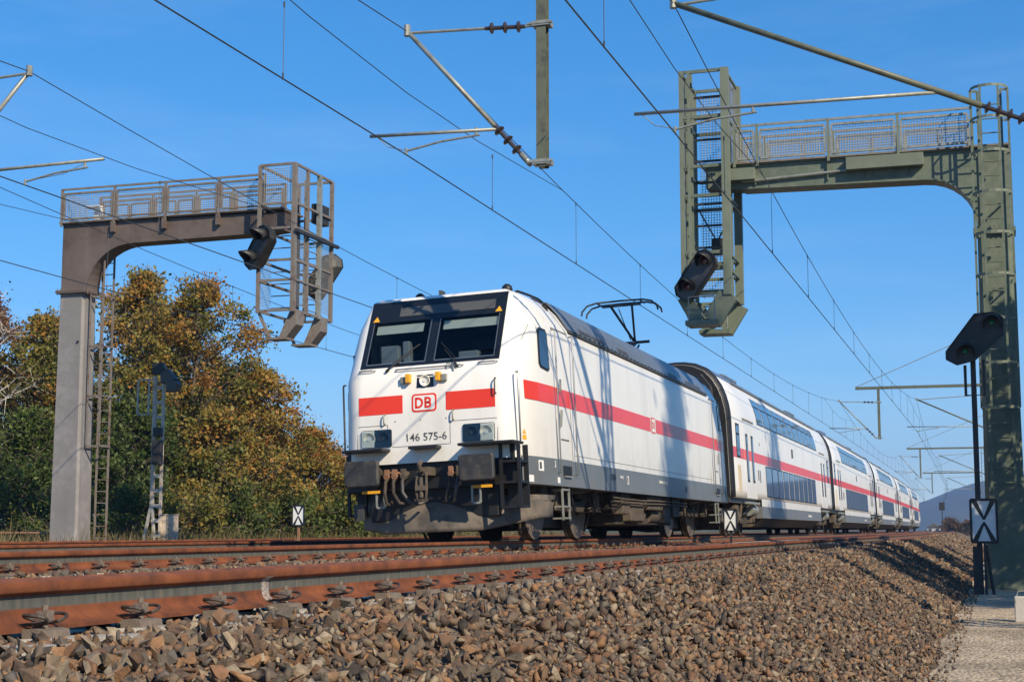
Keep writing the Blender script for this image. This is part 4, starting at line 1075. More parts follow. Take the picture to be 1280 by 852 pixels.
        lettering('50 80 86-81 871-8 D-DB', .10, M['sticker'], T, (sd*1.405, 17.5, .62), (R(90),0,R(90)*sd))
        lettering('IC', .12, M['letter'], T, (sd*1.398, 5.6, 2.62), (R(90),0,R(90)*sd), bold=.003)
        m_ = MB(); m_.bar((sd*1.08,3,4.235),(sd*1.08,23.8,4.235),.05,.05); m_.build('roof_gutter', M['roofgrey'], T)
    # roof skin: darker top with ribs
    mb = MB(); q = [p for p in PR if p[1] > 4.15]; q = q + [(-u, v) for u, v in reversed(q[:-1])]
    mb.grid([[(u*1.004, s, v+.006) for u, v in q] for s in (e0+.3, 8, 18, e1-.3)]); mb.build('roof_skin', M['roofgrey'], T, smooth=True)
    for s in (6.0, 20.5):
        m_ = MB(); m_.box(-.6,.6,s-1.2,s+1.2,4.60,4.70); m_.build('roof_vent', M['roofgrey'], T, bevel=.03)
    # bogies
    for sc in (3.4, 23.4):
        g = MB()
        for s in (-1, 1): g.prism([(sc-1.75,.5),(sc-1.1,.66),(sc-.5,.46),(sc+.5,.46),(sc+1.1,.66),(sc+1.75,.5),(sc+1.75,.4),(sc+1.1,.5),(sc+.5,.32),(sc-.5,.32),(sc-1.1,.5),(sc-1.75,.4)], 0, s*.95, s*1.12)
        g.box(-1,1,sc-.2,sc+.2,.4,.6); bo = g.build('bogie', M['grime'], T)
        for ax in (-1.25, 1.25):
            for s in (-1, 1):
                r = .46; g = MB(); g.lathe([(-.07,r+.028),(-.045,r+.026),(-.035,r+.004),(.06,r-.003),(.065,r-.06),(.03,r-.07),(.02,.2),(.08,.16)], (s*.77, sc+ax, r), (s,0,0), 24); g.build('wheel', M['grime'], bo, auto=40)
                g = MB(); g.box(s*1.0,s*1.2,sc+ax-.2,sc+ax+.2,.34,.62); g.tube((s*1.0,sc+ax,r),(s*1.24,sc+ax,r),.13,12); g.build('axle_box', M['grimel'], bo, bevel=.01)
                g = MB(); g.tube((s*1.15,sc+ax*.6,.5),(s*1.2,sc+ax*.62,.85),.045,8); g.build('damper', M['grimel'], bo)
        for s in (-1, 1):
            g = MB(); g.lathe([(0,.16),(.08,.2),(.16,.16),(.24,.2),(.32,.16)], (s*1.05, sc, .5), (0,0,1), 14); g.build('air_spring', M['black'], bo)
            g = MB(); g.tube((s*1.18,sc+.55,.70),(s*1.18,sc+1.6,.70),.17,14); g.build('air_tank', M['galv'], bo, auto=40)
            g = MB(); g.box(s*1.0,s*1.25,sc-1.9,sc-1.5,.45,.8); g.build('equipment_box', M['grimel'], bo, bevel=.02)
    for s_, d in ((e0, -1), (e1, 1)):
        for u in (-.88,.88):
            g = MB(); g.lathe([(-.42,.2),(-.38,.24),(-.35,.08),(0,.1),(.1,.12)] if d < 0 else [(.42,.2),(.38,.24),(.35,.08),(0,.1),(-.1,.12)], (u, s_, 1.04), (0,1,0), 14); g.build('buffer', M['darkgrey'], T, auto=40)
    return T
words = ['double deck coach coupled directly behind the locomotive', 'second double deck coach behind the locomotive', 'third double deck coach, middle of the five',
         'fourth double deck coach, last but one of the train', 'rearmost and smallest looking double deck coach of the train']
c1 = make_coach(18.9, words[0])
for k in range(1, 5):
    c = copy_tree(c1); loc, a = car_frame(18.9 + 26.8 * k, 26.8)
    c.matrix_world = Matrix.Translation(Vector(loc)) @ Matrix.Rotation(a, 4, 'Z') @ Matrix.Rotation(CANT, 4, 'Y')
    c['label'] = words[k]
# ------------------------------------------------------------------ signal gantries
def wire_panel(mb, o, du, dv, w, h, sp=.055, r=.0062):
    """square wire mesh in the plane of du, dv"""
    o = Vector(o); du = Vector(du).normalized(); dv = Vector(dv).normalized(); n = du.cross(dv)
    def flat(a, b, side):
        k = side * r
        mb.add([a - k, a + k, b + k, b - k, a + n * .004, b + n * .004], [(0,1,2,3), (0,3,5,4), (1,4,5,2)])
    for i in range(1, max(2, int(w / sp))):
        t = w * i / int(w / sp); flat(o + du * t, o + du * t + dv * h, du)
    for i in range(1, max(2, int(h / sp))):
        t = h * i / int(h / sp); flat(o + dv * t, o + dv * t + du * w, dv)
def frame_panel(mb, o, du, dv, w, h, t=.04):
    o = Vector(o); du = Vector(du).normalized(); dv = Vector(dv).normalized(); n = du.cross(dv)
    for a, b in ((o, o + du*w), (o + dv*h, o + dv*h + du*w)): mb.bar(a, b, t, t, n)
    for a, b in ((o + dv*t/2, o + dv*(h-t/2)), (o + du*w + dv*t/2, o + du*w + dv*(h-t/2))): mb.bar(a, b, t*.98, t*.98, n)

def railing(T, xs, y, z0, z1, steel, sub=False):
    """bays of framed mesh between posts, along X"""
    for i in range(len(xs) - 1):
        a, b = xs[i], xs[i+1]
        m_ = MB(); m_.bar((a, y, z0 - .12), (a, y, z1), .055, .055); m_.build('railing_post', M[steel], T)
        g = MB(); g.bar((a + .03, y, z1 - .02), (b - .03, y, z1 - .02), .04, .05); frame_panel(g, (a + .07, y, z0 + .06), (1,0,0), (0,0,1), b - a - .14, z1 - z0 - .20, .05)
        mid = a + (b - a) * .55
        if sub: frame_panel(g, (a + .10, y + .02, z0 + .10), (1,0,0), (0,0,1), mid - a - .13, (z1 - z0) * .62, .04); sub and frame_panel(g, (mid + .04, y + .02, z0 + .10), (1,0,0), (0,0,1), b - mid - .14, (z1 - z0) * .62, .04)
        p = g.build('railing_frame', M['galv'] if steel != 'greycage' else M['greycage'], T)
        g = MB(); wire_panel(g, (a + .08, y + .01, z0 + .08), (1,0,0), (0,0,1), b - a - .16, z1 - z0 - .24); g.build('wire_mesh', M['meshwire'], p)
    m_ = MB(); m_.bar((xs[-1], y, z0 - .12), (xs[-1], y, z1), .055, .055); m_.build('railing_post', M[steel], T)

def ladder(T, x0, x1, y, z0, z1, steel, step=.30, hoops=None, back=-1, cage=.36):
    for x in (x0, x1): MB().bar((x, y, z0), (x, y, z1), .05, .03).build('ladder_stile', M[steel], T)
    z = z0 + .2
    while z < z1 - .05: MB().tube((x0, y, z), (x1, y, z), .014, 6).build('ladder_rung', M[steel], T); z += step
    if hoops:
        cx = (x0 + x1) / 2
        def arc(n=12):
            return [(cx + cage * math.cos(t), y + back * cage * (0.25 + math.sin(t))) for t in np.linspace(-.25, math.pi + .25, n)]
        A = arc()
        for z in hoops:
            g = MB(); pts = [(x1, y, z)] + [(px, py, z) for px, py in A] + [(x0, y, z)]
            for p, q in zip(pts[:-1], pts[1:]): g.bar(p, q, .008, .055)
            g.build('ladder_hoop', M['greenlight' if 'green' in steel else 'galv'], T)
        for i in (1, 4, 7, 10): MB().bar((A[i][0], A[i][1], hoops[0]), (A[i][0], A[i][1], hoops[-1]), .045, .008).build('hoop_strap', M[steel], T)

def signal_head(name, label, pts, yfront, depth, lamps, yaw, mt, lens, centre, hood=.34, back=False, group=None):
    """diagonal colour light head; pts: outline (x, z), lamps: (x, z)"""
    cx, cz = centre
    T = empty(name, (cx, yfront, cz), yaw, label=label, cat='railway signal', group=group)
    P = [(x - cx, z - cz) for x, z in pts]
    g = MB(); n = len(P)
    g.add([(x, 0, z) for x, z in P] + [(x*.93, depth*.7, z*.93) for x, z in P] + [(x*.7, depth, z*.7) for x, z in P],
          [tuple(range(n)), tuple(reversed(range(2*n, 3*n)))] + [(j*n+i, (j+1)*n+i, (j+1)*n+(i+1) % n, j*n+(i+1) % n) for j in (0, 1) for i in range(n)])
    g.build('housing', M[mt], T, bevel=.012)
    g = MB()
    for i in range(n):
        a, b = P[i], P[(i+1) % n]; g.bar((a[0], -.012, a[1]), (b[0], -.012, b[1]), .03, .02)
    g.build('screen_rim', M['signalblack'], T)
    for (x, z) in lamps:
        x -= cx; z -= cz
        g = MB(); lr = .055 if lens == 'greenlens' else .09; g.lathe([(0,lr),(-.02,lr*.95),(-.035,lr*.66),(-.04,.01)], (x, -.004, z), (0,1,0), 18); l_ = g.build('lens', M[lens], T, smooth=True)
        g = MB(); rows = []
        for t in np.linspace(-.15*math.pi, 1.15*math.pi, 13):
            c, s = math.cos(t), math.sin(t); ln = hood * (.35 + .65 * max(0, s)) 
            rows.append([(x + .17*c, -.001, z + .17*s), (x + .175*c, -ln*.5, z + .175*s - .01), (x + .165*c, -ln, z + .165*s - .05)])
        g.grid(rows); h = g.build('hood', M['signalblack'], T, smooth=True); so_ = h.modifiers.new('t','SOLIDIFY'); so_.thickness = .01
    return T
def diag_outline(lo, hi, w):
    """long octagon around the segment lo-hi"""
    lo = Vector((lo[0], lo[1])); hi = Vector((hi[0], hi[1])); d = (hi - lo).normalized(); n = Vector((-d.y, d.x)); e = w * .5
    q = [lo - d*e + n*e*.45, lo - d*e*.5 + n*e, hi + d*e*.5 + n*e, hi + d*e + n*e*.45, hi + d*e - n*e*.45, hi + d*e*.5 - n*e, lo - d*e*.5 - n*e, lo - d*e - n*e*.45]
    return [tuple(p) for p in q]

# ---- right gantry: green, column beside the path, arm over the near track
def right_gantry():
    T = empty('signal_gantry', (.02, 33, -1.05), label='green steel signal gantry with caged ladder standing beside the gravel path', cat='signal gantry')
    o = Vector((.02, 33, -1.05))
    class B_(MB):
        def build(s, *a, **k):
            s.v = [(x - o.x, y - o.y, z - o.z) for x, y, z in s.v]; return MB.build(s, *a, **k)
    global MB_saved
    g = B_()
    def sect(z, w, d): return [(.02 - w/2, 33 - d/2 + .08, z), (.02 - w/2 + .08, 33 - d/2, z), (.02 + w/2 - .08, 33 - d/2, z), (.02 + w/2, 33 - d/2 + .08, z), (.02 + w/2, 33 + d/2, z), (.02 - w/2, 33 + d/2, z)]
    S1, S2 = sect(-1.05, .80, .70), sect(6.28, .68, .55); n = 6
    g.add(S1 + S2, [tuple(range(n)), tuple(reversed(range(n, 2*n)))] + [(i, i+n, (i+1) % n+n, (i+1) % n) for i in range(n)])
    g.build('lower_column', M['greensteel'], T)
    g = B_(); g.box(-.40, .44, 32.62, 33.38, 6.28, 6.32); g.box(-.40, .44, 32.62, 33.38, 6.325, 6.365)
    for x in np.arange(-.36, .44, .10): g.tube((x, 32.65, 6.24), (x, 32.65, 6.41), .016, 6)
    g.build('column_flange', M['greensteel'], T)
    # upper column with curved haunch and the arm, one welded shape
    P = [(.36,6.365),(.36,8.07),(-6.0,8.07),(-6.0,7.62),(-5.2,7.56),(-1.35,7.50)]
    for k in range(1, 8):
        t = k / 8 * math.pi / 2; P.append((-1.35 + 1.03*math.sin(t), 7.50 - .95*(1 - math.cos(t))))
    P += [(-.32,6.55),(-.32,6.365)]
    g = B_(); g.prism(P, 1, 32.76, 33.24); g.build('arm', M['greensteel'], T)
    g = B_(); g.box(-6.0, .38, 32.72, 33.28, 8.07, 8.10)
    for k in range(8):        # bottom flange follows the haunch
        pass
    Q = P[4:]
    for a, b in zip(Q[:-1], Q[1:]):
        g.bar((a[0], 33, a[1]), (b[0], 33, b[1]), .56, .025, (0,0,1) if abs(a[0]-b[0]) > abs(a[1]-b[1]) else (1,0,0))
    for x in (-4.9,-3.35,-2.6,-1.7): g.box(x-.012, x+.012, 32.70, 32.76, 7.62, 8.07)
    g.build('arm_flange', M['greensteel'], T)
    g = B_(); g.box(-2.95,-1.35,32.55,32.74,7.78,8.05); g.build('cable_duct', M['greenlight'], T, bevel=.01)
    g = B_(); g.box(-5.6,-4.9,32.55,32.74,7.72,7.98); g.build('junction_box', M['greenlight'], T, bevel=.01)
    g = B_(); g.tube((-5.2,32.70,7.70),(-1.6,32.70,7.86),.03,8); g.build('conduit', M['galv'], T)
    g = B_(); g.box(-6.1, .40, 32.66, 33.84, 8.10, 8.14); g.build('walkway_deck', M['greycage'], T)
    sub = T
    # children built in world coordinates need the offset: use a helper collection of functions through B_
    def shifted(fn, *a, **k):
        before = set(bpy.data.objects)
        fn(*a, **k)
        for ob in set(bpy.data.objects) - before:
            if ob.type == 'MESH' and ob.parent == T: ob.location = ob.location - o
    shifted(railing, T, [-5.35,-4.85,-3.32,-1.86,-.36], 32.66, 8.14, 8.96, 'greenlight')
    shifted(railing, T, [-5.35,-4.85,-3.32,-1.86,-.36], 33.80, 8.14, 8.98, 'greenlight', True)
    shifted(ladder, T, -.22, .24, 32.36, .9, 9.2, 'greensteel', .30, [2.6,3.5,4.4,5.3,6.15,7.0,7.85,8.55,9.2], -1, .37)
    g = B_()
    for z in (1.5,3.3,5.1,6.9):
        for x in (-.22,.24): g.bar((x,32.36,z),(x,32.70,z),.05,.012)
    g.build('ladder_bracket', M['greensteel'], T)
    # hanging cage
    x0, x1, y0, y1, zt, zb = -6.42, -5.46, 32.20, 33.75, 10.15, 5.15
    g = B_()
    for (x, y, w) in ((x0, y0, .09), (x0 + .16, y0 + .25, .07), (x1, y0, .17), (x0, y1, .08), (x1, y1, .17), (x1 - .05, (y0+y1)/2, .09), (x0 + .16, y0, .06), (x0, y0 + .5, .07), (x1 - .2, y1, .06)):
        b_ = B_(); b_.bar((x, y, zb - (.0)), (x, y, zt), w, w); b_.build('cage_post', M['greenlight'], T)
    for z in (zt - .03, 9.1, 8.0, 7.35, 6.1, 5.75, 5.2):
        b_ = B_(); b_.bar((x0, y0, z), (x1, y0, z), .05, .07); b_.bar((x0, y1, z), (x1, y1, z), .05, .07); b_.bar((x0, y0, z), (x0, y1, z), .05, .06); b_.bar((x1, y0, z), (x1, y1, z), .05, .06); b_.build('cage_ring', M['greensteel'], T)
    z = 5.3
    while z < zt - .2: b_ = B_(); b_.bar((x0 + .22, y0 + .32, z), (x1 - .08, y0 + .32, z), .05, .045); b_.build('cage_rung', M['signalblack'], T); z += .48
    b_ = B_(); b_.bar((x0+.1,y1-.05,5.9),(x1-.1,y1-.05,7.3),.035); b_.build('cage_brace', M['greensteel'], T)
    b_ = B_(); b_.bar((x1-.1,y1-.09,5.9),(x0+.1,y1-.09,7.3),.035); b_.build('cage_brace', M['greensteel'], T)
    b_ = B_(); wire_panel(b_, (x0+.1, y1-.02, 5.3), (1,0,0), (0,0,1), x1-x0-.2, zt-5.4, .06); wire_panel(b_, (x0, y0+.05, 5.3), (0,1,0), (0,0,1), y1-y0-.1, zt-5.4, .06); wire_panel(b_, (x1, y0+.1, 8.2), (0,1,0), (0,0,1), y1-y0-.2, 1.9, .06); b_.build('wire_mesh', M['meshwire'], T)
    for (y, dz) in ((y0, 0.0), (y1, 0.0)):
        b_ = B_(); b_.bar((x1, y, zb), (x1 - .34, y, zb - .55), .42, .10, (1,0,.6)); b_.build('cage_foot_bracket', M['greenlight'], T)
        b_ = B_(); b_.bar((x0, y, zb), (x0 + .30, y, zb - .55), .30, .07, (1,0,-.6)); b_.build('cage_foot_bracket', M['greenlight'], T)
        b_ = B_(); b_.box(x0 + .08, x1 - .20, y - .30, y + .30, zb - .66, zb - .56); b_.build('foot_plate', M['greensteel'], T)
        b_ = B_(); b_.path([(x0+.15,y-.26,zb-.55),(x0+.15,y-.26,zb-.05),(x1-.25,y-.26,zb-.05),(x1-.25,y-.26,zb-.55)], .018, 6); b_.build('foot_guard', M['galv'], T)
    b_ = B_(); b_.box(-6.0,-5.72,33.3,33.55,6.25,6.6); b_.build('cable_box', M['signalblack'], T)
    return T
right_gantry()
signal_head('distant_signal', 'dark two lamp signal hung low on the green cage, over the train', diag_outline((-6.33,5.30), (-5.92,5.84), .50), 31.98, .30, [(-6.30,5.34),(-5.90,5.86)], R(-14), 'signalmid', 'redlens', (-6.1,5.58))
def mounting(T, a, b, mt='greensteel'):
    g = MB(); o = T.matrix_world.translation
    g.bar(T.matrix_world.inverted() @ Vector(a), T.matrix_world.inverted() @ Vector(b), .07); g.build('mounting_bracket', M[mt], T)

# ---- left gantry: grey column and brown arm behind the far track
def left_gantry():
    o = Vector((-22.98, 34.25, -.25))
    T = empty('signal_gantry', o, label='signal gantry with smooth grey column and weathered brown arm, in front of the trees', cat='signal gantry')
    class B_(MB):
        def build(s, *a, **k):
            s.v = [(x - o.x, y - o.y, z - o.z) for x, y, z in s.v]; return MB.build(s, *a, **k)
    def shifted(fn, *a, **k):
        before = set(bpy.data.objects); fn(*a, **k)
        for ob in set(bpy.data.objects) - before:
            if ob.type == 'MESH' and ob.parent == T: ob.location = ob.location - o
    g = B_()
    S1 = [(-23.36,34.0,-.3),(-22.62,34.0,-.3),(-22.56,34.06,-.3),(-22.56,34.62,-.3),(-23.36,34.62,-.3)]
    S2 = [(-23.30,34.02,6.28),(-22.66,34.02,6.28),(-22.60,34.08,6.28),(-22.60,34.56,6.28),(-23.30,34.56,6.28)]
    n = 5; g.add(S1 + S2, [tuple(range(n)), tuple(reversed(range(n, 2*n)))] + [(i, i+n, (i+1) % n+n, (i+1) % n) for i in range(n)]); g.build('lower_column', M['greycol'], T)
    g = B_(); g.box(-23.40,-22.46,33.92,34.68,6.28,6.315); g.box(-23.40,-22.46,33.92,34.68,6.32,6.355)
    for x in np.arange(-23.36,-22.44,.09): g.tube((x,33.96,6.24),(x,33.96,6.40),.016,6)
    for y in np.arange(34.05,34.66,.09): g.tube((-22.49,y,6.24),(-22.49,y,6.40),.016,6)
    g.build('column_flange', M['brownsteel'], T)
    g = B_()
    for x in (-23.33,-22.72): g.tube((x,33.98,5.0),(x,34.02,5.0),.03,8)
    g.build('lifting_bolt', M['signalblack'], T)
    P = [(-23.30,6.355),(-23.30,8.10),(-16.9,8.06),(-16.9,7.60),(-17.4,7.56),(-21.2,7.52)]
    for k in range(1, 10):
        t = k / 10 * math.pi / 2; P.append((-21.2 - 1.28*math.sin(t), 7.52 - 1.10*(1 - math.cos(t))))
    P += [(-22.50,6.38),(-22.50,6.355)]
    g = B_(); g.prism(P, 1, 34.03, 34.50); g.build('arm', M['brownsteel'], T)
    g = B_()
    Q = P[4:]
    for a, b in zip(Q[:-1], Q[1:]): g.bar((a[0], 34.27, a[1]), (b[0], 34.27, b[1]), .54, .022, (0,0,1) if abs(a[0]-b[0]) > abs(a[1]-b[1]) else (1,0,0))
    g.box(-23.33,-16.9,33.98,34.55,8.10,8.13)
    for x in (-21.75,-20.25,-18.7): g.box(x-.05, x+.05, 33.90, 34.02, 7.82, 8.1)
    g.build('arm_flange', M['brownsteel'], T)
    g = B_(); g.box(-23.36,-16.9,33.92,35.15,8.13,8.17); g.build('walkway_deck', M['greycage'], T)
    shifted(railing, T, [-23.30,-21.72,-20.22,-18.68,-17.40], 33.94, 8.17, 9.05, 'greycage')
    shifted(railing, T, [-22.9,-21.3,-20.0,-18.9,-17.40], 35.12, 8.17, 9.05, 'greycage', True)
    # end railing and the white cabinet on the walkway
    g = B_(); wire_panel(g, (-23.30,33.98,8.25),(0,1,0),(0,0,1),1.2,.75); g.build('wire_mesh', M['meshwire'], T)
    g = B_(); g.box(-22.6,-22.45,34.35,34.55,8.17,8.62); g.box(-22.85,-22.45,34.35,34.55,8.60,8.66); g.build('lamp_bracket', M['sticker'], T)
    # ladder with rectangular guard behind the column
    shifted(ladder, T, -22.50, -22.16, 34.72, -.25, 8.1, 'greycage', .30)
    g = B_()
    for z in (2.3,3.6,4.9,6.2,7.4):
        for a, b in (((-22.50,34.72,z),(-22.50,34.2,z)),((-22.12,34.72,z),(-22.12,34.2,z)),((-22.50,34.2,z),(-22.12,34.2,z))): g.bar(a, b, .035)
    for x in (-22.50,-22.12): g.bar((x,34.2,2.3),(x,34.2,7.4),.035)
    g.build('ladder_guard', M['greycage'], T)
    # cage
    x0, x1, y0, y1, zt, zb = -17.33, -16.38, 33.55, 35.75, 9.15, 5.45
    for (x, y, w, mt) in ((x0,y0,.08,'greycage'),(x1,y0,.11,'greycage'),(x1,y0+.75,.08,'greycage'),(x1,y0+1.45,.11,'galv'),(x1,y1,.09,'greycage'),(x0,y1,.08,'greycage'),(x0+.4,y1-.4,.07,'greycage')):
        b_ = B_(); b_.bar((x,y,zb),(x,y,zt),w,w); b_.build('cage_post', M[mt], T)
    for z in (zt, 8.17, 7.55, 6.75, 6.25, 5.5):
        b_ = B_(); b_.bar((x0,y0,z),(x1,y0,z),.05,.06); b_.bar((x1,y0,z),(x1,y1,z),.05,.06); b_.bar((x0,y1,z),(x1,y1,z),.05,.06); b_.bar((x0,y0,z),(x0,y1,z),.05,.06); b_.build('cage_ring', M['greycage'], T)
    z = 5.6
    while z < 7.5:
        for p_, q_ in (((x0+.2,y0+.3,z),(x1-.1,y0+.3,z)), ((x0+.2,y1-.3,z),(x1-.1,y1-.3,z)), ((x1-.02,y0+.8,z),(x1-.02,y0+1.4,z))): b_ = B_(); b_.tube(p_, q_, .014, 6); b_.build('cage_rung', M['greycage'], T)
        z += .30
    b_ = B_(); wire_panel(b_,(x0+.05,y0,8.2),(1,0,0),(0,0,1),.85,.9,.06); wire_panel(b_,(x1,y0+.05,8.2),(0,1,0),(0,0,1),.65,.9,.06); wire_panel(b_,(x1,y0+.05,5.6),(0,1,0),(0,0,1),.65,1.9,.06); wire_panel(b_,(x1,y0+1.55,5.6),(0,1,0),(0,0,1),.6,1.9,.06); wire_panel(b_,(x0,y0+.1,5.6),(0,1,0),(0,0,1),.6,1.1,.06); b_.build('wire_mesh', M['meshwire'], T)
    for y in (y0 + .1, y0 + 1.5):
        b_ = B_(); b_.prism([(x1+.05,zb+.05),(x1+.05,zb-.30),(x1-.22,zb-.62),(x1-.42,zb-.62),(x1-.12,zb+.05)], 1, y, y + .42); b_.build('cage_foot_plate', M['greycage'], T)
        b_ = B_(); b_.bar((x0, y, zb), (x0 + .28, y, zb - .6), .10, .05); b_.box(x0 + .22, x1 - .2, y - .05, y + .40, zb - .66, zb - .61); b_.build('cage_foot_bracket', M['greycage'], T)
    b_ = B_(); b_.box(x1-.25,x1-.03,y1-.7,y1-.1,7.95,8.45); b_.build('cable_box', M['signalblack'], T)
    b_ = B_(); b_.bar((x1+.1,y0-.1,7.45),(x1+.1,y1+.2,7.45),.08); b_.build('cross_tube', M['signalblack'], T)
    return T
left_gantry()
s1 = signal_head('distant_signal', 'dark two lamp signal with pointed hoods on the front of the left gantry cage', diag_outline((-17.42,6.78), (-17.02,7.28), .52), 33.25, .32, [(-17.40,6.80),(-17.0,7.30)], R(-24), 'signalblack', 'redlens', (-17.2,7.03), .42)
s2 = signal_head('distant_signal', 'grey backed signal facing away on the rear of the left gantry cage', diag_outline((-16.92,7.0), (-16.48,6.42), .56), 36.1, .36, [(-16.92,7.0),(-16.48,6.42)], R(180 - 8), 'signalgrey', 'redlens', (-16.70,6.71), .3)

# ---- standing signal in the shade by the right column
px = [(-.95,3.56),(-.41,4.26),(-.06,4.28),(.10,4.18),(.10,3.84),(-.43,3.37),(-.76,3.29),(-.95,3.40)]
sg = signal_head('shunt_signal', 'black standing signal with two green lamps on a post beside the path', px, 30.3, .30, [(-.10,4.08),(-.60,3.54)], 0, 'signalblack', 'greenlens', (-.43,3.78), .26)
def add_part(T, mb, name, mt, **k):
    inv = T.matrix_world.inverted(); mb.v = [tuple(inv @ Vector(p)) for p in mb.v]; return mb.build(name, M[mt], T, **k)
bpy.context.view_layer.update()
g = MB(); g.bar((-.47,30.5,-1.05),(-.47,30.5,3.5),.10,.10); add_part(sg, g, 'post', 'signalblack')
g = MB(); g.path([(-.62,30.5,3.30),(-.62,30.5,2.72),(-.28,30.5,2.72),(-.28,30.5,3.40)], .03, 6); add_part(sg, g, 'post_bracket', 'signalblack')
g = MB(); g.box(-.60,-.42,30.44,30.6,-1.05,-.15); g.bar((-.24,30.5,-1.05),(-.36,30.5,-.12),.06); add_part(sg, g, 'foot_frame', 'signalblack', bevel=.01)

# ---- distant signal boards: white plate, black rim and two black angles tip to tip
def board(x, y, z0, w, h, label, post_z, postmt, rz=0):
    T = empty('signal_board', (x, y, z0), rz, label=label, cat='railway sign', group='white boards with two black angles')
    g = MB(); g.box(-w/2, w/2, 0, .012, 0, h); g.build('plate', M['boardwhite'], T)
    t = w * .095
    g = MB()
    for a, b in (((-w/2, -.006, 0), (w/2, -.006, 0)), ((-w/2, -.006, h), (w/2, -.006, h))): g.bar(a, b, .018, t)
    for a, b in (((-w/2, -.0065, 0), (-w/2, -.0065, h)), ((w/2, -.0065, 0), (w/2, -.0065, h))): g.bar(a, b, t, .018, (0,1,0))
    g.build('rim', M['boardblack'], T)
    for s in (1, -1):
        c = h / 2 + s * h * .025
        g = MB(); e = h/2 + s * h * .47
        k = w * .11
        def V(sx): return [(sx*(w*.36-k), -.004, e), (sx*(w*.36+k), -.004, e), (sx*k*.35, -.004, c), (0, -.004, c), (0, -.004, c + s*h*.075), ]
        for sx in (1, -1):
            q = V(sx); g.add(q + [(a, .001, c_) for a, _, c_ in q], [(0,1,2,3,4), (9,8,7,6,5)] + [(i, i+5, (i+1) % 5 + 5, (i+1) % 5) for i in range(5)])
        g.build('black_angle', M['boardblack'], T)
    g = MB(); g.bar((0, .04, post_z - z0), (0, .04, h * .9), .05, .05); g.build('post', M[postmt], T)
    return T
board(-.375, 30.35, -.07, .47, .80, 'large white board with black angles, mounted in front of the right column', -1.05, 'signalblack')
board(-5.63, 33.0, .14, .28, .46, 'small white board with black angles standing between the train and the near track', -.33, 'signalblack')
board(-16.35, 34.0, .27, .31, .48, 'small white board with black angles on a rusty post, left of the locomotive', -.42, 'rustpost')

# ---- old lattice signal by the trees
def lattice_signal():
    o = Vector((-23.08, 38.5, -.22)); T = empty('lattice_signal', o, label='slim lattice signal post with dark head and side platform, before the trees', cat='railway signal')
    class B_(MB):
        def build(s, *a, **k):
            s.v = [(x - o.x, y - o.y, z - o.z) for x, y, z in s.v]; return MB.build(s, *a, **k)
    g = B_(); g.bar((-23.1,38.5,.9),(-23.1,38.5,4.55),.10,.08); g.bar((-22.82,38.5,-.2),(-22.82,38.5,4.5),.07,.07); g.build('mast', M['cabinet'], T)
    g = B_(); g.bar((-23.1,38.5,.95),(-23.35,38.5,-.2),.07,.07); g.bar((-23.1,38.5,.95),(-22.98,38.5,-.2),.06,.06); g.build('splayed_foot', M['conc2'], T)
    z = 0
    while z < 4.4: g = B_(); g.bar((-23.1,38.5,z),(-22.82,38.5,z),.05,.10); g.build('mast_rung', M['conc2'], T); z += .42
    g = B_(); g.box(-23.05,-22.75,38.3,38.46,2.0,2.7); g.box(-23.02,-22.78,38.3,38.46,2.8,3.05); g.build('relay_box', M['signalblack'], T, bevel=.02)
    g = B_(); g.prism([(-23.10,4.58),(-22.85,4.55),(-22.70,4.72),(-22.82,4.9),(-23.10,4.88)], 1, 38.3, 38.55); g.build('upper_lamp_box', M['signalblack'], T, bevel=.02)
    g = B_(); g.prism([(-22.58,4.05),(-22.28,4.07),(-22.2,4.28),(-22.36,4.38),(-22.58,4.36)], 1, 38.2, 38.5); g.prism([(-22.80,4.30),(-22.45,4.34),(-22.34,4.42),(-22.58,4.72),(-22.80,4.62)], 1, 38.25, 38.5); g.build('lower_lamp_box', M['signalgrey'], T, bevel=.02)
    g = B_()
    for a, b in (((-23.66,38.5,4.45),(-23.1,38.5,4.45)),((-23.66,38.5,3.45),(-23.1,38.5,3.45)),((-23.66,38.5,3.45),(-23.66,38.5,4.45)),((-23.3,38.5,3.45),(-23.3,38.5,4.45))): g.bar(a, b, .04)
    g.build('side_platform', M['conc2'], T)
lattice_signal()
T = empty('equipment_cabinet', (-22.64, 38.7, -.25), label='pale weathered trackside cabinet at the foot of the lattice signal', cat='cabinet')
g = MB(); g.box(-.21,.21,-.15,.15,0,.82); g.box(-.23,.23,-.17,.17,.82,.85); g.build('housing', M['cabinet'], T, bevel=.01)
g = MB(); g.box(-.005,.005,-.156,-.15,.05,.8); g.box(.05,.08,-.165,-.15,.4,.46); g.build('door_gap', M['seam'], T)
# ------------------------------------------------------------------ overhead line
SUP = [-47.0, 19.9, 87.0, 154.0, 221.0, 288.0, 355.0]
STAG = {1: [-3.75,-4.03,-3.85,-4.1,-3.85,-4.1,-3.9], 2: [-8.2,-7.94,-8.05,-7.8,-8.1,-7.8,-8.0], 3: [-14.0,-14.32,-14.0,-14.3,-14.0,-14.3,-14.0], 4: [-19.1,-18.8,-19.1,-18.8,-19.1,-18.8,-19.0]}
CZ = 5.49
def disc_string(mb, a, b, n=3, r=.075):
    """ribbed insulator between a and b"""
    a = Vector(a); b = Vector(b); d = b - a; L = d.length; prof = [(0,.028)]
    for k in range(n):
        t = L * (k + .5) / n; prof += [(t-.03,.03),(t-.008,r),(t+.012,r*.9),(t+.03,.03)]
    prof.append((L,.028)); mb.lathe(prof, a, d, 12)

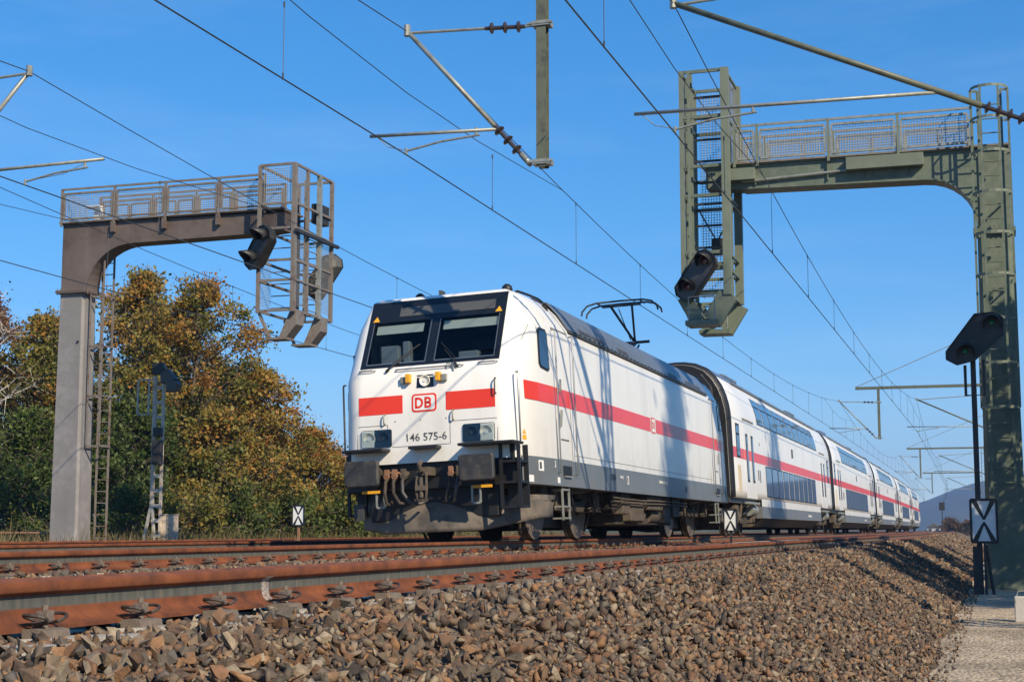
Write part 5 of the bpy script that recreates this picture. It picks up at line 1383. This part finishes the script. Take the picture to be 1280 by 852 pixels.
def cantilever(y, tr, post_x, sgn, mirror=False, label='', i=1, long=False):
    cx = STAG[tr][i]; off = tx(0, y); o = Vector((post_x + off, y, 5.2))
    T = empty('cantilever', o, label=label, cat='cantilever', group='cantilevers of the overhead line')
    def W(x, z, dy=0): return Vector((x + off, y + dy, z)) - o
    top = (cx, 7.31); low = (post_x - sgn*.10, 5.20)
    dx, dz = top[0] - low[0], top[1] - low[1]; Ln = math.hypot(dx, dz)
    def Bp(t): return (low[0] + dx*t, low[1] + dz*t)
    i0, i1 = .22 / Ln, .80 / Ln
    g = MB(); g.tube(W(*Bp(i1)), W(*Bp(1.0)), .034 if not long else .042, 10); g.tube(W(*low), W(*Bp(i0)), .04, 8); g.build('brace_tube', M['galv'] if not long else M['olivetube'], T, smooth=True)
    g = MB(); disc_string(g, W(*Bp(i0)), W(*Bp(i1)), 4 if long else 3, .085); g.build('insulator', M['insul'], T)
    # upper tie
    tz = 7.20 if not long else 7.46
    e = (cx + sgn*.05, 7.28)
    g = MB(); g.tube(W(post_x - sgn*.75, tz + .03), W(*e), .022, 8); g.tube(W(post_x, tz), W(post_x - sgn*.2, tz), .02, 6); g.tube(W(cx, 7.24), W(cx, 7.40), .05, 8); g.build('tie_tube', M['galv'], T)
    g = MB(); disc_string(g, W(post_x - sgn*.18, tz), W(post_x - sgn*.78, tz + .03), 3, .085); g.build('insulator', M['insul'], T)
    # registration tube, steady arm
    tb = (5.75 - low[1]) / dz; b0 = Bp(tb)
    g = MB()
    if mirror: endx = cx - sgn*1.40; stx = cx - sgn*1.07
    else: endx = cx - sgn*.56; stx = cx + sgn*1.06
    g.tube(W(b0[0], b0[1]), W(endx, 5.80), .026, 8)
    g.build('registration_tube', M['galv'], T, smooth=True)
    g = MB(); g.tube(W(stx, 5.80), W(stx, 5.68), .02, 6); g.path([W(stx + (sgn if not mirror else -sgn)*.05, 5.69), W((stx + cx)/2, 5.64), W(cx, CZ + .05)], .017, 6); g.tube(W(cx, CZ+.09), W(cx, CZ-.0), .02, 6)
    g.path([W(endx*.8+cx*.2, 5.78), W((cx*.5+endx*.5), 5.62), W(cx, CZ+.06)], .006, 4)
    g.build('steady_arm', M['galv'], T)
    return T

def lattice_mast(x, y, h, label):
    off = tx(0, y); T = empty('lattice_mast', (x + off, y, -1.05), label=label, cat='catenary mast', group='lattice masts beside the path')
    w0, w1 = .30, .17
    def C(sx, sy, z): w = w0 + (w1 - w0) * z / h; return (sx*w, sy*w*.8, z)
    for sx in (-1, 1):
        for sy in (-1, 1): MB().bar(C(sx,sy,0), C(sx,sy,h), .075, .075).build('leg', M['greensteel'], T)
    g = MB(); z = .3
    while z < h - .6:
        for sx, sy, tx_, ty_ in ((-1,-1,1,-1),(1,-1,1,1),(1,1,-1,1),(-1,1,-1,-1)):
            g.bar(C(sx,sy,z), C(tx_,ty_,z+.55), .04, .012); g.bar(C(tx_,ty_,z), C(sx,sy,z+.55), .04, .012)
        z += .55
    g.build('lacing', M['greensteel'], T)
    g = MB(); g.box(-.42,.42,-.36,.36,-.3,.12); g.build('footing', M['conc2'], T)
    return T
places = ['nearest the viewer, above the locomotive', 'above the first coaches beyond the gantry', 'far down the line', 'farther down the line', 'very far down the line', 'at the far end of the line']
for i in range(1, 5):
    y = SUP[i]; off = tx(0, y); p = places[i-1]
    M_ = lattice_mast(.95, y, 12.6, ('lattice mast just right of the picture, its shadow on the locomotive', 'lattice mast hidden behind the right column', 'third lattice mast along the line', 'fourth lattice mast along the line', 'fifth and farthest lattice mast')[i-1])
    T = empty('cross_arm', (.95 + off, y, 7.9), label='steel cross arm carrying a hanging post, ' + p, cat='cross arm', group='cross arms over the tracks')
    g = MB(); g.bar((-.15,0,.10),(-8.1,0,.10),.14,.16); g.build('beam', M['olivetube'], T)
    g = MB(); g.tube((-8.05,0,.18),(-.15,0,3.5),.02,6); g.build('stay', M['galv'], T)
    g = MB(); g.bar((-6.85,0,-2.75),(-6.85,0,.02),.05,.14,(0,1,0)); g.box(-6.92,-6.78,-.08,-.066,-2.75,.02); g.box(-6.92,-6.78,.066,.08,-2.75,.02); g.build('hanging_post', M['olivetube'], T)
    for z in (-.70,-2.68): g = MB(); g.box(-6.98,-6.72,-.10,.10,z-.035,z+.035); g.tube((-6.68,-.09,z),(-7.05,-.09,z),.02,6); g.build('post_clamp', M['galv'], T)
    cantilever(y, 2, -5.97, 1, False, 'cantilever on the hanging post over the train, ' + p, i)
    cantilever(y, 1, .78, 1, False, 'long cantilever over the near track, ' + p, i, True)
for i in (1, 2, 3):
    y = SUP[i]; off = tx(0, y)
    T = empty('steel_mast', (-16.45 + off, y, -.4), label=('steel mast just left of the picture between the far tracks', 'steel mast between the far tracks behind the coaches', 'distant steel mast between the far tracks')[i-1], cat='catenary mast', group='steel masts between the far tracks')
    g = MB(); g.bar((0,-.1,0),(0,-.1,8.4),.16,.02,(0,1,0)); g.bar((0,.1,0),(0,.1,8.4),.16,.02,(0,1,0)); g.bar((0,0,0),(0,0,8.4),.012,.18,(0,1,0)); g.build('profile', M['greensteel'], T)
    cantilever(y, 3, -16.37, -1, True, 'cantilever over the track behind the train, ' + ('at the left edge of the picture', 'behind the coaches', 'far behind the coaches')[i-1], i)
    cantilever(y, 4, -16.53, 1, False, 'cantilever over the farthest track, ' + ('just outside the left edge', 'behind the coaches', 'far behind the coaches')[i-1], i)

def overhead_line(tr, label, last=6):
    T = empty('overhead_line', (STAG[tr][0], SUP[0], CZ), label=label, cat='overhead line', group='overhead lines, one above each track')
    o = Vector((STAG[tr][0], SUP[0], CZ))
    cw = []; mw = []
    r1, r2 = .0105, .0085
    for i in range(last):
        y0, y1 = SUP[i], SUP[i+1]; x0, x1 = STAG[tr][i], STAG[tr][i+1]
        for k in range(0, 25 if i == last - 1 else 24):
            t = k / 24; y = y0 + (y1 - y0) * t; x = x0 + (x1 - x0) * t + tx(0, y0) * (1 - t) + tx(0, y1) * t
            cw.append((x, y, CZ)); mw.append((x0 + tx(0, y0) + (x1 + tx(0, y1) - x0 - tx(0, y0)) * t, y, 7.31 - 1.18 * 4 * t * (1 - t)))
    L_ = lambda P: [Vector(p) - o for p in P]
    g = MB(); g.path(L_(cw), r1, 5); g.build('contact_wire', M['wire'], T)
    g = MB(); g.path(L_(mw), r2, 5); g.build('messenger_wire', M['wire'], T)
    ay = np.array([p[1] for p in mw]); ax = np.array([p[0] for p in mw]); az = np.array([p[2] for p in mw])
    def mz(y): return float(np.interp(y, ay, az))
    def mx_(y): return float(np.interp(y, ay, ax))
    dmesh = None
    for i in range(last):
        y0, y1 = SUP[i], SUP[i+1]
        ds = [4.0, 9.5, 15.5, 21.5, 27.5, 33.5, 39.5, 45.5, 51.5, 57.5, 63.0]
        for d in ds:
            y = y0 + d
            if i == 0 and y < -12: continue
            z1 = mz(y) if 8 < d < 59 else 6.42
            g = MB(); g.path(L_([(mx_(y), y, CZ), (mx_(y), y, z1)]), .005, 4, False)
            g.tube(*L_([(mx_(y), y, CZ-.01), (mx_(y), y, CZ+.07)]), .011, 5); g.tube(*L_([(mx_(y), y, z1-.05), (mx_(y), y, z1+.02)]), .012, 5); g.build('dropper', M['wire'], T)
    for i in range(1, last):
        y = SUP[i]
        P = [(mx_(y-8.5), y-8.5, mz(y-8.5)), (mx_(y-3.2), y-3.2, 6.48), (mx_(y), y, 6.40), (mx_(y+3.2), y+3.2, 6.48), (mx_(y+8.5), y+8.5, mz(y+8.5))]
        g = MB(); g.path(L_(P), .007, 5); g.build('stitch_wire', M['wire'], T)
    return T
overhead_line(1, 'overhead line above the near track, steepest wires in the picture')
overhead_line(2, 'overhead line above the train, touched by the pantograph')
overhead_line(3, 'overhead line above the track behind the train, passing the left gantry railing', 4)
overhead_line(4, 'overhead line above the farthest track, lowest wires in front of the trees', 4)
# ------------------------------------------------------------------ trees and shrubs
def leafmat(name, cols, trans=.35):
    m = bpy.data.materials.new(name); m.use_nodes = True; N = m.node_tree.nodes; L = m.node_tree.links; b = N['Principled BSDF']; out = N['Material Output']
    at = N.new('ShaderNodeAttribute'); at.attribute_name = 'rnd'
    rp = N.new('ShaderNodeValToRGB'); L.new(at.outputs['Fac'], rp.inputs[0]); e = rp.color_ramp.elements
    e[0].position = 0; e[0].color = (*cols[0], 1); e[1].position = 1; e[1].color = (*cols[-1], 1)
    for i, c in enumerate(cols[1:-1]): e.new((i + 1) / (len(cols) - 1)).color = (*c, 1)
    L.new(rp.outputs[0], b.inputs['Base Color']); b.inputs['Roughness'].default_value = .55; b.inputs['Specular IOR Level'].default_value = .35
    tr = N.new('ShaderNodeBsdfTranslucent'); L.new(rp.outputs[0], tr.inputs['Color'])
    mx = N.new('ShaderNodeMixShader'); mx.inputs[0].default_value = trans; L.new(b.outputs[0], mx.inputs[1]); L.new(tr.outputs[0], mx.inputs[2]); L.new(mx.outputs[0], out.inputs[0])
    return m
M['autumn'] = leafmat('autumn_leaves', [(.040,.055,.013),(.095,.115,.022),(.16,.165,.032),(.24,.20,.042),(.34,.21,.042),(.43,.19,.035),(.26,.10,.028)])
M['greenleaf'] = leafmat('green_leaves', [(.030,.050,.013),(.062,.095,.020),(.105,.14,.030),(.15,.17,.038),(.21,.18,.045)])
M['reddish'] = leafmat('reddish_leaves', [(.04,.045,.014),(.085,.065,.02),(.15,.075,.025),(.20,.07,.03),(.13,.05,.025)])
M['straw'] = leafmat('dry_stems', [(.08,.075,.03),(.16,.13,.06),(.24,.19,.09),(.20,.12,.05)], .2)

def leaves(pos, size, rnd, seed_up=.3):
    """diamond leaf quads"""
    n = len(pos)
    a = rng.normal(size=(n, 3)); a /= np.linalg.norm(a, axis=1)[:, None]
    b = rng.normal(size=(n, 3)); b -= (b * a).sum(1)[:, None] * a; b /= np.linalg.norm(b, axis=1)[:, None]
    s = size * np.exp(np.clip(rng.normal(0, .40, n), -.9, .55))[:, None]
    V = np.stack([pos - a*s*.5, pos + b*s*.32, pos + a*s*.5, pos - b*s*.32], 1).reshape(-1, 3)
    F = np.arange(4*n).reshape(n, 4)
    return V, F, np.repeat(rnd, 4)

def tree(name, base, h, r, label, cat='tree', mt='autumn', bark='bark', ncl=110, per=110, leaf=.14, crown0=.22, warm=.5, spread=.55, trunk_r=.16, group=None, bare=0, warm_top=.25, jag=.35, lean=0):
    base = Vector(base); T = empty(name, base, label=label, cat=cat, group=group)
    g = MB()
    # trunk
    tp = []
    for k in range(8):
        t = k / 7; tp.append(Vector((lean*t*h + .10*math.sin(k*1.7+base.x)*t*h*.12, .10*math.cos(k*1.3+base.y)*t*h*.12, t*h*.86)))
    g.path(tp, trunk_r, 8, True, [trunk_r * (1.25 if k == 0 else 1 - .85*k/7) for k in range(8)])
    def tpt(z):
        t = min(max(z / (h*.86), 0), 1) * 7; i = min(int(t), 6); return tp[i].lerp(tp[i+1], t - i)
    C = []
    for _ in range(ncl):
        for _try in range(30):
            t = random.random(); z = h * (crown0 + (1 - crown0) * t)
            prof = math.sin(math.pi * min(1, .12 + .88 * t) ** .75) ** .7 if t < .98 else .2
            ang = random.uniform(0, 2*math.pi)
            lump = 1 + jag * math.sin(3*ang + base.x*3 + z*1.3) * math.sin(2.1*z + base.y + 2*ang)
            rad = r * prof * lump * random.random() ** .42
            break
        c0 = tpt(z * .92); C.append(Vector((c0.x + rad*math.cos(ang), c0.y + rad*math.sin(ang), z)))
    for c in C:
        root = tpt(max(.5, c.z - random.uniform(.35, .75) * (Vector((c.x, c.y, 0)) - Vector((tpt(c.z).x, tpt(c.z).y, 0))).length - .4))
        mid = root.lerp(c, .5) + Vector((random.uniform(-.15,.15), random.uniform(-.15,.15), random.uniform(-.05,.2)))
        rr = trunk_r * .30 * (1 - .6 * c.z / h) + .008
        g.path([root, mid, c], rr, 4, False, [rr, rr*.65, rr*.25])
        for _ in range(3 + bare):
            e = c + Vector((random.gauss(0,1), random.gauss(0,1), random.gauss(.5,.7))).normalized() * spread * random.uniform(.7, 1.6)
            g.path([c.lerp(mid, random.random()*.4), e], .012, 3, False, [.012, .004])
    g.build('trunk', M[bark], T)
    P = []; A = []
    for c in C:
        n = int(per * random.uniform(.5, 1.4)); sp = spread * random.uniform(.6, 1.2)
        q = rng.normal(size=(n, 3)) * np.array([sp*.55, sp*.55, sp*.42]) + np.array(c)
        P.append(q)
        basew = warm + warm_top * (c.z / h - .5) + random.gauss(0, .13)
        A.append(np.clip(basew + rng.normal(0, .11, n), 0, 1))
    P = np.concatenate(P); A = np.concatenate(A); P[:, 2] = np.maximum(P[:, 2], .05)
    V, F, A4 = leaves(P, leaf, A)
    fast_mesh('crown', V, F, A4, M[mt], T)
    return T

TL = [  # x, y, height, radius, label, warmth, kind, lowest crown
 (-29.6,48.0,9.6,2.7,'tall autumn tree right behind the grey gantry column',.44,'autumn',.20),
 (-27.8,49.0,9.4,2.7,'broad orange brown tree at the middle of the wood',.50,'autumn',.18),
 (-25.7,50.0,6.1,2.2,'rust coloured tree on the right shoulder of the wood',.54,'autumn',.12),
 (-24.4,52.0,4.0,1.8,'low orange tree near the locomotive cab',.52,'autumn',.08),
 (-24.6,56.5,3.0,1.7,'small reddish tree at the right end of the wood',.5,'reddish',.06),
 (-32.4,46.5,8.0,2.1,'thin green tree between the birch and the column',.38,'autumn',.18),
 (-35.2,47.0,8.6,2.4,'sparse brown tree at the left edge of the picture',.50,'reddish',.20),
 (-32.4,55.0,8.6,3.0,'dark tree in the second row behind the column',.34,'autumn',.10),
 (-29.6,55.0,6.8,2.6,'dark tree in the second row behind the lattice signal',.36,'autumn',.08),
 (-37.5,54.0,8.0,2.8,'dark tree in the second row at the far left',.34,'autumn',.08),
 (-31.0,50.5,9.6,2.5,'tall yellowish tree between the two tallest trees of the wood',.48,'autumn',.18),
 (-27.8,45.0,4.8,2.1,'young green tree right of the lattice signal',.30,'greenleaf',.08),
 (-25.6,47.0,4.4,2.0,'young olive tree beside the small board',.42,'autumn',.08),
 (-30.9,43.5,4.2,1.8,'young dark tree left of the lattice signal',.25,'greenleaf',.06),
]
for x, y, h, r, lb, wm, mt, c0 in TL:
    tree('autumn_tree', (x, y, -.3), h, r, lb, mt=mt, warm=wm, crown0=c0, group='trees of the wood on the left', ncl=int(130 + 20*r), per=125, leaf=.112, jag=.6, spread=.46, bare=3 if 'sparse' in lb or 'tall' in lb or 'broad' in lb else 1, trunk_r=.13)
# birch
tree('birch_tree', (-32.9, 44.0, -.3), 8.6, 1.7, 'slender white barked birch at the left edge', mt='reddish', bark='birch', ncl=60, per=45, leaf=.10, crown0=.30, warm=.35, trunk_r=.13, bare=3, lean=-.012, group='trees of the wood on the left')
# shrubs along the foot of the wood
SH = [(-33.5,41.5,1.6),(-30.0,40.5,1.7),(-27.2,40.5,1.5),(-25.6,41.5,1.7),(-24.6,43.5,1.7),(-23.9,45.5,1.8),(-23.4,48.5,1.8),(-23.2,51.5,1.6),(-23.3,55,1.5),(-23.6,59,1.5),(-24.2,65,1.8),(-25.0,72,1.8),(-28.9,42.4,2.0)]
where = ['left of the grey column','behind the grey column','left of the lattice signal','right of the equipment cabinet','below the olive tree','left of the rusty board post','right behind the small board','below the orange tree','below the rust coloured tree','below the reddish tree','next to the locomotive front','farthest along the wood','behind the lattice signal foot']
for (x, y, h), w_ in zip(SH, where):
    tree('shrub', (x, y, -.3), h, 1.25, 'leafy green shrub at the foot of the wood, ' + w_, 'shrub', 'greenleaf' if random.random() < .7 else 'autumn', ncl=34, per=95, leaf=.10, crown0=.04, warm=.40, spread=.42, trunk_r=.03, warm_top=.1, group='shrubs along the wood')
# shade trees on the right, outside the picture: their shadow lies on the column, the path and the train
for x, y, h, r, lb in [(4.7,29.4,9.3,1.7,'tree right of the picture shading the foot of the right column'),(4.7,26.2,9.6,1.5,'tree right of the picture shading the standing signal'),(5.2,36.5,7.6,1.8,'tree right of the picture shading the ballast slope'),(5.6,42.5,7.0,1.8,'second tree right of the picture shading the ballast slope'),(5.2,50,7.2,1.7,'farther tree right of the picture beside the path')]:
    tree('roadside_tree', (x, y, -1.05), h, r, lb, mt='autumn', warm=.4, crown0=.12, ncl=90, per=90, leaf=.20, group='trees right of the path')
for x, y, h, r, lb in [(14.0,15.1,24.5,1.1,'tall poplar right of the picture shading the middle of the locomotive'),(14.0,31.5,24.0,2.0,'second tall poplar right of the picture shading the first coach')]:
    tree('poplar_tree', (x, y, -1.0), h, r, lb, mt='autumn', warm=.45, crown0=.25, ncl=150, per=60, leaf=.24, group='poplars right of the path', spread=.6, trunk_r=.25)
# dry grass and weeds along the far edge of the tracks
def tufts(name, n, xr, yr, z, hh, mt, follow=True):
    x = rng.uniform(*xr, n); y = rng.uniform(*yr, n); P = []; 
    h = hh * np.exp(rng.normal(0, .35, n)); lean = rng.normal(0, .35, (n, 2)) * h[:, None]; w = .006 + .004*rng.random(n)
    ang = rng.uniform(0, math.pi, n); dx, dy = np.cos(ang)*w, np.sin(ang)*w
    xx = x - (K*y*y/2 if follow else 0)
    A0 = np.stack([xx-dx, y-dy, np.full(n, z)], 1); A1 = np.stack([xx+dx, y+dy, np.full(n, z)], 1)
    B0 = np.stack([xx+lean[:,0]*.5+dx*.7, y+lean[:,1]*.5+dy*.7, z+h*.65], 1); B1 = np.stack([xx+lean[:,0]*.5-dx*.7, y+lean[:,1]*.5-dy*.7, z+h*.65], 1)
    C = np.stack([xx+lean[:,0], y+lean[:,1], z+h], 1)
    V = np.stack([A0, A1, B0, C, B1], 1).reshape(-1, 3); F = np.arange(5*n).reshape(n, 5)
    o = fast_mesh(name, V, F, np.repeat(rng.uniform(0, 1, n), 5), M[mt]); return o
tag(tufts('dry_grass', 9000, (-26.5,-21.4), (30, 85), -.3, .34, 'straw'), 'dry grass and weeds between the farthest track and the wood', 'grass', kind='stuff')
tag(tufts('path_weeds', 500, (.55,2.4), (18, 50), -1.05, .16, 'straw'), 'thin weeds along the path by the right column', 'weeds', kind='stuff')
# ------------------------------------------------------------------ distance, small things
def hillmat():
    m = bpy.data.materials.new('forest_hill'); m.use_nodes = True; N = m.node_tree.nodes; L = m.node_tree.links; b = N['Principled BSDF']
    tc = N.new('ShaderNodeTexCoord'); n = N.new('ShaderNodeTexNoise'); n.inputs['Scale'].default_value = .012; n.inputs['Detail'].default_value = 12; n.inputs['Roughness'].default_value = .7
    L.new(tc.outputs['Object'], n.inputs['Vector']); rp = N.new('ShaderNodeValToRGB'); L.new(n.outputs['Fac'], rp.inputs[0]); e = rp.color_ramp.elements
    e[0].position = .35; e[0].color = (.022,.032,.014,1); e[1].position = .7; e[1].color = (.085,.06,.025,1); e.new(.52).color = (.04,.048,.018,1)
    L.new(rp.outputs[0], b.inputs['Base Color']); b.inputs['Roughness'].default_value = 1
    return m
M['hill'] = hillmat()
def hill(name, d0, angs, hs, depth=700, n=90):
    """ridge seen from the line; angs in degrees left of the track direction"""
    a = np.linspace(angs[0], angs[-1], n); z = np.interp(a, angs, hs); rows = []
    for j, (t, k) in enumerate(((0,0),(.12,.25),(.3,.55),(.55,.85),(.8,1.0),(1.0,.97))):
        rows.append([(-(d0 + depth*t)*math.tan(R(x)), (d0 + depth*t), max(-1.2, zz*k + (random.uniform(-2.2,2.2) + 3*math.sin(i*.7+j) if k > 0 else -1.2))) for i, (x, zz) in enumerate(zip(a, z))])
    g = MB(); g.grid(rows); o = tag(g.build(name, M['hill'], smooth=True), kind='structure')
    return o
hill('hills', 2300, [-32,-20,-10,-3,-1,0,1.0,1.9,2.8,4,8,14,20,26,34,45], [108,122,126,115,104,95,86,70,49,28,26,70,150,165,150,130])
# low distant trees by the line
for i, (x, y, h, lb) in enumerate([(-2.2,330,2.5,'low bare bush at the vanishing point right of the last coach'),(1.2,360,3.0,'tree in the distance just left of the right column'),(4.5,340,3.5,'tree in the distance behind the right column'),(-1.0,420,4,'distant tree where the tracks vanish'),(8,300,4,'distant tree beyond the standing signal')]):
    tree('distant_tree', (x + tx(0, y), y, -1.0), h, 2.2, lb, mt='reddish', warm=.3, ncl=40, per=40, leaf=.5, crown0=.05, spread=.9, group='distant trees by the line')
# far signal beside the last coach
T = empty('far_signal', (tx(-3.9,260)-2.0+1.1, 260, -.6), label='tiny far signal mast beside the end of the train', cat='railway signal')
g = MB(); g.bar((0,0,0),(0,0,5.2),.14); g.build('post', M['signalblack'], T)
g = MB(); g.box(-.45,.45,-.1,.1,3.9,5.2); g.build('head', M['signalblack'], T)
# small pale houses in the distance
for i, (x, y, w_, h, lb) in enumerate([(-3.0,520,4,2.0,'tiny pale house at the end of the tracks')]):
    T = empty('house', (x + curve_off(y), y, -1.0), label=lb, cat='house')
    g = MB(); g.box(-w_/2,w_/2,0,8,0,h); g.build('wall', M['conc2'], T)
    g = MB(); g.prism([(-w_/2-.3,h),(w_/2+.3,h),(0,h+1.2)], 1, -.4, 8.4); g.build('roof', M['grimel'], T)
    for u in (-.28,.28):
        g = MB(); g.box(u*w_-.5,u*w_+.5,-.03,.02,h*.35,h*.75); g.build('window', M['winglass'], T)
# concrete marker post at the right edge, by the path
T = empty('concrete_marker', (.19, 21.6, -1.05), label='pale concrete marker block at the lower right edge by the path', cat='marker post')
g = MB(); g.box(-.11,.14,-.10,.10,0,.34); g.build('block', M['conc2'], T, bevel=.015)
g = MB(); g.path([(-.08,0,.34),(-.06,0,.40),(.06,0,.42),(.14,0,.40)], .008, 6); g.build('wire_loop', M['galv'], T)
# kerb stone and pipe railing by the grey column
T = empty('pipe_railing', (-27.0, 34.6, -.28), label='low pipe railing left of the grey column', cat='railing')
g = MB(); g.tube((-5.5,0,.36),(3.6,0,.36),.03,8); g.build('rail_pipe', M['rustpost'], T)
for x in (-5.4,-3.0,-.6,1.2,3.5): 
    g = MB(); g.tube((x,0,-.1),(x,0,.36),.03,8); g.build('railing_post', M['rustpost'], T)
g = MB(); g.box(-26.2,-22.0,33.3,34.0,-.42,-.2); o = tag(g.build('concrete_slab', M['conc2'], bevel=.02), 'pale concrete slab at the foot of the grey column', 'slab')
T = empty('brick_rubble', (-17.6, 36.5, -.38), label='heap of reddish broken stone beside the small rusty board post', cat='rubble')
for k in range(5):
    vv, ff = VAR[k]; me = bpy.data.meshes.new('rubble_stone'); me.from_pydata((vv * np.array([.30,.22,.14])).tolist(), [], ff.tolist()); me.materials.append(M['rustpost'])
    q_ = bpy.data.objects.new('rubble_stone', me); col.objects.link(q_); q_.parent = T; q_.location = (random.uniform(-.35,.35), random.uniform(-.2,.2), .05 + .12*random.random()); q_.rotation_euler = (random.random(), random.random(), random.random()*3)
T = empty('boulder', (-6.0 + tx(0,30), 31.0, -.22), label='orange brown boulder between the tracks under the train end', cat='boulder')
vv, ff = VAR[3]; me = bpy.data.meshes.new('boulder_stone'); me.from_pydata((vv * np.array([.16,.16,.14])).tolist(), [], ff.tolist()); me.materials.append(M['rustpost']); q_ = bpy.data.objects.new('boulder_stone', me); col.objects.link(q_); q_.parent = T; q_.location = (0,0,.08)

# ------------------------------------------------------------------ autumn haze
g = MB(); g.box(-3900, 3900, -900, 3900, -2.5, 190)
hz = g.build('haze', M['wire']); hz.data.materials.clear(); tag(hz, kind='stuff')
hm = bpy.data.materials.new('haze_air'); hm.use_nodes = True; hm.node_tree.nodes.remove(hm.node_tree.nodes['Principled BSDF'])
pv = hm.node_tree.nodes.new('ShaderNodeVolumePrincipled'); pv.inputs['Color'].default_value = (.33,.55,1,1); pv.inputs['Density'].default_value = .00022; pv.inputs['Anisotropy'].default_value = .0
hm.node_tree.links.new(pv.outputs[0], hm.node_tree.nodes['Material Output'].inputs['Volume']); hz.data.materials.append(hm)
